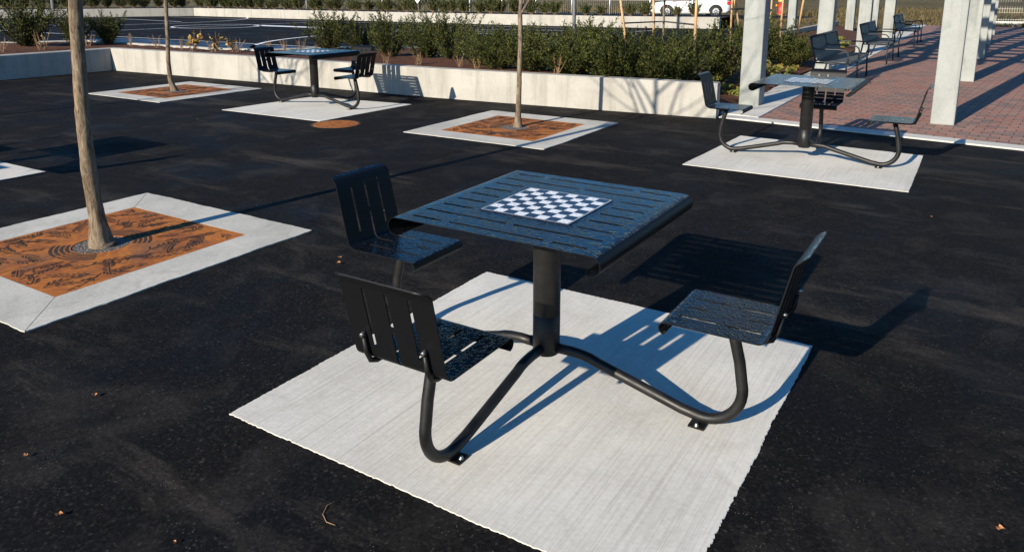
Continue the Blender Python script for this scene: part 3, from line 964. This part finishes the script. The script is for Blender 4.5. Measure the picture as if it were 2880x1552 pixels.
# ------------------------------------------------------------------ shrubs
def leafq(b, p, d, L, w, rg, mat=0):
    s = d.cross(Vector((rg.uniform(-1, 1), rg.uniform(-1, 1), rg.uniform(-1, 1))))
    if s.length < 1e-4: return
    s = s.normalized()*(w/2)
    b.add([p - s*0.5, p + d*(L*.45) - s, p + d*L, p + d*(L*.45) + s, p + s*0.5], [(0, 1, 2, 3, 4)], mat)
def yew_mesh(seed, R, H, stems, per, leafL=0.05, leafW=0.013, spiky=0.25, spread=1.0, t0=0.04):
    rg = random.Random(seed)
    b = MB(); sb = MB()
    for k in range(stems):
        az = rg.uniform(0, 2*pi); q = rg.random()**0.7
        long_ = rg.random() < spiky
        tilt = q*1.05*spread
        L = (H*rg.uniform(.72, 1.0)) / max(.55, cos(tilt*.75)) * (1.27 if long_ else 0.94)
        L = min(L, H*1.5)
        d = Vector((sin(tilt)*cos(az), sin(tilt)*sin(az), cos(tilt)))
        p = Vector((cos(az)*0.08*R/0.4*q, sin(az)*0.08*R/0.4*q, 0.0))
        pts = [p.copy()]; n_ = 9
        for i in range(n_):
            d = (d + Vector((rg.uniform(-.09, .09), rg.uniform(-.09, .09), 0.035 - 0.05*q))).normalized()
            p = p + d*(L/n_)
            pts.append(p.copy())
        sb.tube(pts, [0.007*(1 - .09*i) for i in range(n_+1)], 4, 0, cap=False)
        for m in range(per):
            t = t0 + (1 - t0)*(m/per)**0.9
            f = t*n_; i = min(int(f), n_-1); c = pts[i].lerp(pts[i+1], f - i); dr = (pts[i+1]-pts[i]).normalized()
            # short side sprig with a few needles clusters
            a = rg.uniform(0, 2*pi); o = dr.orthogonal().normalized(); o2 = dr.cross(o)
            sd = (dr*rg.uniform(.45, .9) + (o*cos(a) + o2*sin(a))*rg.uniform(.5, .9)).normalized()
            sl = rg.uniform(.02, .13)*(0.55 if (long_ and t > .7) else 1.0)*(1.15 - .6*t)
            for z in range(3):
                pp_ = c + sd*(sl*z/2)
                ld = (sd + Vector((rg.uniform(-.7, .7), rg.uniform(-.7, .7), rg.uniform(-.4, .8)))).normalized()
                leafq(b, pp_, ld, leafL*rg.uniform(.7, 1.25), leafW*rg.uniform(.8, 1.3), rg)
    return b, sb
def shrub_proto(name, seed, R, H, stems, per, mat, **kw):
    root = empty(name)
    fb, sb = yew_mesh(seed, R, H, stems, per, **kw)
    fb.build('foliage', mat, root); sb.build('stems', M['dark_stem'] if mat is M['yew'] else M['straw'], root)
    return root
dense = [shrub_proto('yew_shrub', 100 + i, .45, .60, 105, 44, M['yew'], spiky=0.36, spread=.92, leafL=.036, leafW=.0115) for i in range(3)]
loose = [shrub_proto('yew_shrub', 200 + i, .40, .64, 60, 46, M['yew'], spiky=0.42, leafL=.036, leafW=.0115, spread=.8) for i in range(3)]
farp = [shrub_proto('yew_shrub', 300 + i, .26, .66, 30, 24, M['yew_far'], leafL=0.075, leafW=0.022, spiky=0.3, spread=0.55, t0=0.2) for i in range(4)]
upright = [shrub_proto('yew_shrub', 350 + i, .32, .66, 56, 46, M['yew'], spiky=0.25, spread=0.5, leafL=.036, leafW=.0115) for i in range(2)]
used = set()
def place(protos, i, x, y, z, s, rz, label, cat, group, sz=1.0):
    pr = protos[i % len(protos)]
    o = pr if pr.name not in used else copy_tree(pr)
    used.add(pr.name)
    o.location = (x, y, z); o.rotation_euler = (0, 0, rz); o.scale = (s, s, s*sz)
    tag(o, label, cat, group)
    return o
GS = 'green yew shrubs in the near planter'
near = [ # x, y, kind, scale, label
 (-9.75, 8.55, 'l', 1.28, 'tall spreading yew with long arching shoots, leftmost of the main shrub row'),
 (-9.05, 8.75, 'l', 1.12, 'loose yew right beside the tall spreading one, behind the far table'),
 (-7.85, 8.15, 'l', 1.18, 'upright yew just right of the far table, with a gap on its left'),
 (-7.15, 8.35, 'l', 1.25, 'tallest tangled yew right of the far table'),
 (-6.45, 8.15, 'l', 1.12, 'wide yew with side shoots over bare mulch right of the far table'),
 (-5.55, 7.70, 'l', 1.08, 'yew in deep shade gap left of the thin front trunk'),
 (-4.95, 7.30, 'd', 0.96, 'yew directly behind the thin trunk in front of the wall'),
 (-4.35, 7.28, 'd', 0.98, 'bushy yew just right of the thin trunk'),
 (-3.70, 7.35, 'd', 1.02, 'yew behind the wall with dry brown grass at its foot'),
 (-3.15, 7.42, 'd', 1.02, 'dense yew under the leaning left stake'),
 (-2.72, 7.55, 'd', 1.04, 'dense yew between the leaning stake and the dark stake'),
 (-2.32, 7.75, 'd', 0.98, 'dense yew left of the upright right stake behind the wall end'),
 (-5.1, 8.75, 'l', 1.05, 'yew in the second row behind the thin trunk'),
 (-4.2, 8.95, 'd', 1.04, 'second row yew behind the bushy one'),
 (-3.4, 9.15, 'd', 1.0, 'second row yew behind the leaning stake'),
 (-2.75, 9.3, 'd', 1.02, 'second row yew behind the dark stake'),
 (-2.35, 9.75, 'd', 1.25, 'tall yew filling the gap left of the first pillar'),
 (-3.1, 10.9, 'l', 1.1, 'yew with pale shoots behind the upright stake'),
 (-2.55, 13.3, 'd', 1.3, 'wide yew right of the first pillar behind the wooden stake'),
 (-1.98, 13.6, 'd', 1.18, 'rounded yew between the first pillar and the nearest bench'),
]
for i, (x, y, k, s, lab) in enumerate(near):
    place(dense if k == 'd' else loose, i, x, y, mulch_z(x, y) - 0.01, s*(0.86 if k == 'l' else .97), i*1.9, lab, 'shrub', GS, sz=[1.0, .86, 1.12, .95, 1.18, .9, 1.06][i % 7])
for i, (x, y, s, lab) in enumerate([(-16.0, 5.95, 1.25, 'wide loose yew at the left edge beyond the shaded wall'),
                                    (-15.2, 6.55, 1.15, 'yew half hidden behind the thick trunk'),
                                    (-15.0, 7.15, 1.08, 'upright narrow yew right of the thick trunk')]):
    place(loose if i == 0 else upright, i, x, y, 0.40, s*(1.12 if i == 0 else .92), i*2.3 + .5, lab, 'shrub', GS)
# far row on the planter across the court
def along(P, t):
    L = [math.hypot(c[0]-a[0], c[1]-a[1]) for a, c in zip(P, P[1:])]; T = sum(L)*t
    for (a, c), l in zip(zip(P, P[1:]), L):
        if T <= l: return (a[0] + (c[0]-a[0])*T/l, a[1] + (c[1]-a[1])*T/l)
        T -= l
    return P[-1]
line1 = [(-56, 5.0), (-47.4, 18.4), (-40.2, 28.0)]
line2 = [(-39.3, 28.0), (-33, 27.9), (-24, 28.0), (-17, 28.1), (-12, 28.5), (-8.6, 29.3)]
rg = random.Random(11)
for i in range(40):
    x, y = along(line1, i/39)
    place(farp, i, x + rg.uniform(-.15, .15), y + rg.uniform(-.15, .15), 0.43, rg.uniform(1.05, 1.45), rg.uniform(0, 6), 'small yew in the far hedge row above the shaded far wall', 'shrub', 'yew row above the shaded far wall')
for i in range(46):
    x, y = along(line2, i/45)
    if x > -16.5 and i % 3 == 0: continue
    place(farp, i, x + rg.uniform(-.2, .2), y + rg.uniform(-.2, .2), 0.43, rg.uniform(.78, 1.18)*(.84 if x > -16.5 else 1), rg.uniform(0, 6), 'small yew in the far row above the long sunlit far wall', 'shrub', 'yew row above the long sunlit far wall')

# dry perennials and ground cover
def perennial(seed, H, n_, mat, leaf, w, nl):
    rg = random.Random(seed); b = MB(); sb = MB()
    for k in range(n_):
        az = rg.uniform(0, 2*pi); tilt = rg.uniform(.05, .55)
        d = Vector((sin(tilt)*cos(az), sin(tilt)*sin(az), cos(tilt))); p = Vector((rg.uniform(-.05, .05), rg.uniform(-.05, .05), 0))
        L = H*rg.uniform(.6, 1.1); pts = [p.copy()]
        for i in range(5):
            d = (d + Vector((rg.uniform(-.15, .15), rg.uniform(-.15, .15), .02))).normalized(); p = p + d*(L/5); pts.append(p.copy())
        sb.tube(pts, [.0055, .005, .0045, .004, .003, .002], 4, 0, cap=False)
        for m in range(nl):
            f = rg.uniform(1.5, 4.99); i = int(f); c = pts[i].lerp(pts[i+1], f-i)
            ld = Vector((rg.uniform(-1, 1), rg.uniform(-1, 1), rg.uniform(-.8, .5))).normalized()
            leafq(b, c, ld, leaf*rg.uniform(.6, 1.2), w*rg.uniform(.7, 1.2), rg)
    return b, sb
def pproto(name, seed, H, n_, mat, leaf, w, nl, stem):
    root = empty(name); b, sb = perennial(seed, H, n_, mat, leaf, w, nl)
    b.build('leaves', mat, root); sb.build('stems', stem, root); return root
dryp = [pproto('dry_perennial', 400 + i, .34, 9, M['dry_leaf'], .03, .016, 3, M['straw']) for i in range(2)]
leafy = [pproto('leafy_perennial', 410 + i, .36, 6, M['dry_leaf'], .085, .055, 7, M['straw']) for i in range(2)]
cover = [pproto('ground_cover_plant', 420 + i, .16, 14, M['cover_leaf'], .065, .05, 5, M['straw']) for i in range(3)]
dry_sp = [(-14.75, 5.65, 1.5, 'tall straw coloured perennial in front of the wide left yew'), (-14.75, 4.9, 1.0, 'short straw coloured perennial at the left edge above the shaded wall'),
 (-14.95, 6.65, 1.1, 'straw coloured perennial just right of the thick trunk'), (-14.1, 7.1, 0.95, 'straw coloured perennial right of the narrow yew'), (-13.3, 7.2, 1.05, 'straw coloured perennial left of the slender bare tree'),
 (-12.45, 7.15, 0.95, 'straw coloured perennial touching the slender bare tree'), (-10.95, 7.3, 1.05, 'pair of straight straw stems left of the far table'), (-10.75, 7.9, 0.75, 'low straw coloured perennial behind the far table seat'),
 (-10.35, 7.95, 0.9, 'straw coloured perennial seen over the far table seat'), (-10.05, 8.1, 0.9, 'thin straw stems seen over the far tabletop'), (-9.9, 8.35, 0.6, 'low straw coloured tuft left of the tall spreading yew'),
 (-7.05, 7.15, .8, 'straw coloured tuft at the right edge of the far table'), (-6.4, 7.15, .85, 'yellowish dry tuft on the mulch right of the far table'), (-5.6, 7.2, .75, 'small yellowish tuft on open mulch along the wall'), (-5.2, 7.12, .8, 'yellowish dry tuft left of the thin trunk'), (-3.75, 7.0, 1.1, 'bent dry grass tuft at the wall between two yews')]
for i, (x, y, s, lab) in enumerate(dry_sp):
    place(dryp, i, x, y, mulch_z(x, y) - .01, s*.85, i*1.3, lab, 'plant', 'dry perennials in the mulch')
for i, (x, y, s, lab) in enumerate([(-11.9, 7.05, 1.15, 'brown perennial with yellow and green leaves right of the slender bare tree'), (-11.45, 7.15, 1.0, 'brown leaved perennial left of the far table'), (-11.2, 7.35, .8, 'thin brown leaved perennial beside the far table seat')]):
    place(leafy, i, x, y, .395, s, i*2.1, lab, 'plant', 'brown leafy perennials in the mulch')
rg = random.Random(31)
for i in range(30):
    x = rg.uniform(-2.35, -1.62); y = rg.uniform(7.7, 13.0) if i < 22 else rg.uniform(14.5, 24)
    place(cover, i, x, y, mulch_z(x, y) - .01, rg.uniform(.75, 1.25), rg.uniform(0, 6), 'low green and yellow plant in the mulch beside the brick promenade', 'plant', 'ground cover plants beside the promenade')

# ------------------------------------------------------------------ pergola
root = empty('pergola', (0, 0, 0)); tag(root, 'pale concrete pillared pergola over the brick promenade', 'pergola')
def pillar(x, y, w, d):
    b = MB(); b.box(x, y, 0.0, x + w, y + d, 4.0)
    b.build('pillar', M['pillar_concrete'], root, bevel=0.014)
for k, y in enumerate([8.10, 13.3, 18.5, 23.7]):
    pillar(-1.47 + 0.012*k, y, 0.275 + 0.004*k, 0.30)
for k, y in enumerate([7.85, 13.04, 18.35, 23.8, 29.2]):
    pillar(0.913 + 0.09*k, y, 0.255, 0.30)
for x, y in ((-2.95, 26.6), (-2.8, 31.8), (-4.95, 26.8)):
    pillar(x, y, 0.27, 0.3)
for x in (-1.40, 1.05):
    b = MB(); b.bar((x + (0 if x < 0 else 0), 7.2, 4.15), (x + (0.05 if x < 0 else 0.4), 36.0, 4.15), 0.14, 0.28); b.build('beam', M['bench_steel'], root)
for x in (2.6, -0.2):
    b = MB(); b.bar((x, 7.2, 4.14), (x + .25, 36.0, 4.14), 0.10, 0.2); b.build('beam', M['bench_steel'], root)
for k in range(24):
    y = 7.6 + 1.2*k
    b = MB(); b.bar((-2.1, y, 4.42), (3.6, y, 4.42), 0.06, 0.22); b.build('slat', M['bench_steel'], root)

# ------------------------------------------------------------------ benches
def make_bench():
    root = empty('park_bench'); L = 2.35
    b = MB()
    nsl = 36
    for k in range(nsl):
        y = -L/2 + 0.06 + (L - .12)*k/(nsl-1)
        P = [(-0.005, y, 0.82), (0.03, y, 0.70), (0.085, y, 0.52), (0.115, y, 0.465), (0.16, y, 0.442), (0.35, y, 0.436), (0.52, y, 0.445), (0.565, y, 0.43), (0.58, y, 0.395)]
        V = []; F = []
        for (x, yy, z) in P: V += [(x, yy - 0.016, z), (x, yy + 0.016, z)]
        for i in range(len(P)-1): F.append((2*i, 2*i+1, 2*i+3, 2*i+2))
        b.add(V, F, 0, True)
    b.build('slats', M['bench_steel'], root, solid=0.006)
    b = MB(); b.tube([(-0.005, -L/2, 0.83), (-0.005, L/2, 0.83)], 0.021, 10); b.tube([(0.585, -L/2, 0.40), (0.585, L/2, 0.40)], 0.016, 8); b.tube([(0.10, -L/2, 0.455), (0.10, L/2, 0.455)], 0.014, 8)
    b.build('rail', M['bench_steel'], root)
    for y in (-L/2, 0, L/2):
        b = MB()
        b.tube([(-0.01, y, 0.84), (0.03, y, 0.68), (0.09, y, 0.47), (0.06, y, 0.25), (-0.03, y, 0.012)], 0.016, 8)
        b.tube([(0.09, y, 0.425), (0.56, y, 0.425)], 0.014, 8)
        b.tube([(0.56, y, 0.425), (0.585, y, 0.012)], 0.016, 8)
        b.build('leg_frame', M['bench_steel'], root)
        b = MB()
        b.tube([(0.04, y, 0.655), (0.10, y, 0.64), (0.42, y, 0.645), (0.52, y, 0.635), (0.57, y, 0.59), (0.585, y, 0.52), (0.58, y, 0.42)], 0.0125, 8)
        b.build('armrest', M['bench_steel'], root)
    for x, y in ((0.585, -L/2), (0.585, L/2), (-.03, -L/2), (-.03, L/2)):
        b = MB(); b.box(x - .045, y - .03, 0.004, x + .045, y + .03, 0.014); b.build('foot', M['bench_steel'], root)
    return root
bp = make_bench()
for i, (x, y, lab) in enumerate([(-1.04, 11.75, 'nearest slatted metal bench behind the chess table by the paving'), (-0.99, 16.75, 'middle slatted metal bench of the three in line under the pergola'), (-0.97, 23.0, 'farthest slatted metal bench under the pergola')]):
    o = bp if i == 0 else copy_tree(bp)
    o.location = (x, y, 0.006); tag(o, lab, 'bench', 'metal benches under the pergola')

# ------------------------------------------------------------------ tree stakes and staked saplings
def stake(a, c, r, lab):
    b = MB(); b.tube([a, c], [r, r*.95], 10)
    o = b.build('wooden_stake', M['stake_wood']); tag(o, lab, 'stake', 'wooden tree stakes')
    return o
def at(x, y, z=0.35): return Vector((x, y, z))
stake((-3.31, 8.55, .33), (-3.65, 8.55, 2.3), .021, 'pale leaning stake above the yews, left of the dark stake')
stake((-2.14, 8.1, .2), (-2.145, 8.1, 2.3), .021, 'upright pale stake right of the tie strap, behind the wall end')
stake((-3.44, 9.9, .3), (-3.54, 9.9, 2.4), .02, 'dark shaded stake at the knot of the tie strap')
stake((-2.63, 14.4, .1), (-2.60, 14.4, 2.4), .024, 'pale stake just right of the first pillar')
stake((-3.092, 13.2, .3), (-3.122, 13.2, 2.5), .022, 'distant stake left of the first pillar, straight one of a crossing pair')
stake((-2.866, 13.4, .3), (-3.38, 13.4, 2.5), .022, 'distant slanted stake left of the first pillar')
stake((-2.745, 16.0, .3), (-2.725, 16.0, 2.6), .024, 'distant stake in front of the red and yellow hydrant')
stake((-2.40, 16.0, .3), (-2.15, 16.0, 2.6), .024, 'distant slanted stake left of the second pillar')
tr = empty('sapling', (-3.38, 10.1, .3)); tag(tr, 'thin staked sapling behind the tie strap', 'tree')
b = MB(); b.tube([(0, 0, -.1), (.01, 0, .5), (0, .02, 1.2), (.02, .02, 2.0)], [.022, .02, .018, .015], 8); b.build('trunk', M['bark'], tr)
b = MB(); rgs = random.Random(9)
for k in range(7):
    a = k*1.1; bough(b, Vector((.015, .02, 1.5 + .08*k)), Vector((cos(a)*.5, sin(a)*.5, .85)).normalized(), .9, .009, 1, rgs, 5)
b.build('crown', M['twig_bark'], tr)
b = MB(); b.tube([(-3.45, 8.525, 1.077), (-3.464, 9.87, 1.05), (-3.36, 10.08, 1.05), (-2.16, 8.125, 1.10)], .013, 6)
tag(b.build('tie_strap', M['tie_strap']), 'dark tie strap stretched between the stakes', 'strap')
b = MB(); b.tube([(-3.105, 13.17, 1.196), (-3.05, 13.37, 1.195), (-2.62, 14.3, 1.19)], .02, 6)
tag(b.build('tie_strap', M['tie_strap']), 'dark strap on the distant crossing stakes left of the first pillar', 'strap')

# ------------------------------------------------------------------ poles, sign, far fence
for (x, y, r, lab) in ((-10.69, 21.0, .062, 'galvanized pole on the court behind the thin front tree'), (-43.8, 21.2, .085, 'galvanized pole at the far left of the court')):
    rt = empty('lamp_pole', (x, y, 0)); tag(rt, lab, 'pole', 'galvanized poles on the court')
    b = MB(); b.tube([(0, 0, -.05), (0, 0, 6.0)], [r, r*.8], 16); b.build('pole_shaft', M['galvanized'], rt)
    b = MB(); b.tube([(0, 0, 5.9), (.5, 0, 6.1), (1.1, 0, 6.15)], .035, 8); b.build('pole_arm', M['galvanized'], rt)
rt = empty('road_sign', (-22.585, 27.45, 0)); tag(rt, 'white pointed sign panel standing among the far yew row', 'sign')
b = MB(); b.add([(x*.85 - 0*z, -.03, z) for x, z in ((0, .88), (.50, 1.36), (0, 1.84), (-.50, 1.36))], [(0, 1, 2, 3)]); b.build('sign_panel', M['white_sign'], rt, solid=.012)
b = MB(); b.tube([(0, .03, .3), (0, .03, 1.9)], .02, 8); b.build('sign_post', M['galvanized'], rt)

rt = empty('wire_fence', (0, 0, 0)); tag(rt, 'grey post and rail wire fence behind the far yew row', 'fence')
for k in range(21):
    x = -52 + 2.08*k
    b = MB(); b.tube([(x, 32.3, -.05), (x, 32.3, 1.7)], .032, 8); b.build('post', M['galvanized'], rt)
b = MB()
for z in (.2, 1.05, 1.6): b.bar((-52, 32.34, z), (-10.2, 32.34, z), .02, .035)
b.build('rails', M['rail_grey'], rt)
b = MB()
for k in range(380):
    x = -52 + .11*k; b.bar((x, 32.37, .02), (x, 32.37, 1.6), .004, .004)
b.build('wire_mesh', M['wire'], rt)
rt = empty('mesh_fence', (0, 0, 0)); tag(rt, 'welded wire mesh fence on a pale kerb at the end of the brick promenade', 'fence')
b = MB(); b.box(1.5, 38.4, -.1, 12, 38.7, .17); b.build('fence_kerb', M['kerb_concrete'], rt)
b = MB()
for k in range(112):
    x = 1.55 + .093*k; b.bar((x, 38.55, .17), (x, 38.55, 2.2), .011, .011)
for k in range(13): b.bar((1.5, 38.55, .25 + .155*k), (12, 38.55, .25 + .155*k), .011, .013)
b.build('wire_mesh', M['wire'], rt)
for x in (1.5, 4.0, 6.5, 9.0):
    b = MB(); b.tube([(x, 38.62, .1), (x, 38.62, 2.3)], .035, 8); b.build('post', M['galvanized'], rt)

# far grass: many blades over the field (nobody could count it)
b = MB(); rg = random.Random(77)
for k in range(26000):
    if rg.random() < .6: x = rg.uniform(-9, 12); y = 37.2 + 26*rg.random()**1.6
    else: x = rg.uniform(-55, -2); y = 31 + 26*rg.random()**1.4
    if 38.2 < y < 38.9 and x > 1.3: continue
    if -24 < x < -7 and 39 < y < 46: continue
    h = rg.uniform(.12, .38)*(1 if y > 42 else .55); a = rg.uniform(0, pi); w = .03 + .0006*(y-30)
    t = Vector((rg.uniform(-.5, .5)*h, rg.uniform(-.5, .5)*h, h))
    b.add([(x - w*cos(a), y - w*sin(a), -.03), (x + w*cos(a), y + w*sin(a), -.03), (x + t.x, y + t.y, t.z - .03)], [(0, 1, 2)])
tag(b.build('grass', M['grass_blades']), kind='stuff')

b = MB(); b.poly([(-24, 39.2), (-7.5, 39.2), (-7.5, 46), (-24, 46)], -0.024)
tag(b.build('parking_bay', M['asphalt']), kind='structure')

# hydrant behind the pergola planter
rt = empty('fire_hydrant', (-10.0, 48.0, 0)); tag(rt, 'red hydrant with a yellow cap on the field beyond the pillars', 'hydrant')
b = MB(); b.lathe([(.2, -.03), (.2, .08), (.14, .1), (.14, .72), (.17, .74), (.17, .8), (.0, .8)], n=18); b.tube([(-.24, 0, .55), (.24, 0, .55)], .07, 10); b.build('body', M['red_paint'], rt)
b = MB(); b.lathe([(.19, .8), (.17, .92), (.1, 1.02), (.04, 1.05), (.04, 1.12), (0, 1.12)], n=18); b.tube([(-.3, 0, .55), (-.24, 0, .55)], .085, 10); b.build('cap', M['yellow_paint'], rt)

# yellow shrub in the far left
yb = pproto('yellow_shrub', 501, .9, 30, M['yellow_leaf'], .12, .08, 9, M['twig_bark']); yb.location = (-50.5, 21.8, .4); tag(yb, 'bright yellow leaved shrub behind the shaded far wall', 'shrub')

# ------------------------------------------------------------------ white car beyond the far wall
def car(loc, rz):
    root = empty('parked_car', loc, rz); tag(root, 'white car parked beyond the right end of the far wall', 'car')
    Ls = 4.6
    # stations along x: (x, sill z, belt z, roof z or None, half width)
    st = [(-2.30, .45, .70, None, .62), (-2.24, .28, .92, None, .80), (-2.0, .22, .98, None, .88), (-1.55, .2, 1.0, None, .9), (-1.0, .2, 1.0, None, .9), (0, .2, .97, None, .9), (.8, .2, .94, None, .9), (1.5, .2, .86, None, .89), (2.0, .22, .78, None, .84), (2.24, .3, .66, None, .68), (2.3, .42, .58, None, .5)]
    b = MB(); V = []; F = []
    ring = lambda x, s, t, w: [(x, -w*.93, s), (x, -w, s + .12), (x, -w, (s+t)/2), (x, -w*.985, t - .12), (x, -w*.9, t), (x, w*.9, t), (x, w*.985, t-.12), (x, w, (s+t)/2), (x, w, s+.12), (x, w*.93, s)]
    for x, s, t, _, w in st: V += ring(x, s, t, w)
    m = 10
    for i in range(len(st)-1):
        for k in range(m):
            k2 = (k+1) % m; F.append((i*m+k, i*m+k2, (i+1)*m+k2, (i+1)*m+k))
    F += [tuple(range(m)), tuple((len(st)-1)*m + k for k in reversed(range(m)))]
    b.add(V, F, 0, True); b.build('body', M['car_paint'], root)
    b = MB(); V = []; F = []
    cab = [(-1.75, 1.0, .74, .98), (-1.15, 1.40, .62, .99), (0.1, 1.46, .62, .96), (1.05, .95, .72, .93)]
    for x, t, w, z0 in cab: V += [(x, -.84, z0 - .05), (x, -w, t), (x, w, t), (x, .84, z0 - .05)]
    for i in range(3):
        for k in range(4): F.append((4*i+k, 4*i+(k+1) % 4, 4*i+4+(k+1) % 4, 4*i+4+k))
    F += [(0, 1, 2, 3), (15, 14, 13, 12)]
    b.add(V, F, 0, False); b.build('cabin_glass', M['glass_dark'], root)
    b = MB(); b.box(-1.15, -.64, 1.385, .15, .64, 1.48); b.build('roof', M['car_paint'], root, bevel=.04)
    for s_ in (-1, 1):
        b = MB(); b.box(-2.31, s_*.74 - .15, .72, -2.05, s_*.74 + .15, .9); b.build('tail_light', M['tail_light'], root, bevel=.03)
    for x in (-1.42, 1.38):
        for s_ in (-1, 1):
            b = MB()
            prof = [(.21, -.11), (.32, -.1), (.335, -.06), (.335, .06), (.32, .1), (.21, .11)]
            b.lathe(prof, n=28); w = b.build('wheel', M['tyre'], root); w.location = (x, s_*.83, .335); w.rotation_euler = (pi/2, 0, 0)
            b = MB(); b.lathe([(.215, -.1), (.2, -.085), (.19, -.02), (0, -.02), (0, .02), (.19, .02), (.2, .085), (.215, .1)], n=28, mat=1)
            for k in range(10):
                a = 2*pi*k/10
                for zz in (-.08, .08): b.bar((.03*cos(a), .03*sin(a), zz), (.2*cos(a), .2*sin(a), zz), .035, .02, 0)
            b.build('rim', [M['rim'], M['tyre']], w)
            b = MB()
            V = []; F = []
            for k in range(17):
                a = pi*k/16
                for r_ in (.30, .40): V.append((x + r_*cos(a), s_*.906, .33 + r_*sin(a)))
            for k in range(16): F.append((2*k, 2*k+1, 2*k+3, 2*k+2))
            b.add(V, F); b.build('wheel_arch', M['tyre'], root)
    return root
car((-13.9, 41.9, -0.03), radians(180 + 28))

# ------------------------------------------------------------------ fallen leaves and a twig on the asphalt
def fallen(x, y, s, rz, seed, lab):
    rg = random.Random(seed); b = MB()
    ol = []
    for k in range(14):
        a = 2*pi*k/14; r = s*.72*(.5 + .5*abs(cos(2.5*a)))*rg.uniform(.8, 1.1)
        ol.append((r*cos(a), r*.7*sin(a), .006 + .35*s*abs(sin(a*1.5))*rg.uniform(.5, 1)))
    b.add([(0, 0, .004)] + ol, [(0, 1 + k, 1 + (k+1) % 14) for k in range(14)], 0, True)
    o = b.build('fallen_leaf', M['fallen_leaf'], loc=(x, y, .004)); o.rotation_euler = (0, 0, rz)
    tag(o, lab, 'leaf', 'fallen leaves on the asphalt')
for a in [(-.873, -1.549, .019, 1, 1, 'orange leaf at the lower left below the near pad'), (-1.285, -1.444, .018, 2, 2, 'brown leaf low at the left edge of the asphalt'), (-.46, -1.436, .012, 3, 3, 'tiny orange leaf at the bottom edge left of the pad'), (1.612, -.086, .024, .5, 4, 'orange leaf at the bottom right corner'),
          (-1.729, .545, .026, 1.4, 5, 'orange leaf just left of the front seat backrest'), (-1.477, -1.086, .022, 2.4, 6, 'pale leaf midway between the tree border and the pad'), (-1.79, .62, .018, .3, 7, 'small leaf next to the orange one left of the front seat'), (-6.894, 3.387, .03, 1, 8, 'leaf on the asphalt below the far chess table'), (1.206, 3.47, .016, 2, 9, 'pale leaf on open asphalt in front of the table by the paving')]:
    fallen(*a)
b = MB(); b.tube([(-.19, -1.03, .002), (-.202, -1.075, .004), (-.185, -1.11, .002), (-.15, -1.13, .002), (-.115, -1.127, .003)], .0014, 6)
tag(b.build('twig', M['straw']), 'thin curved straw twig on the asphalt below the near pad', 'twig')
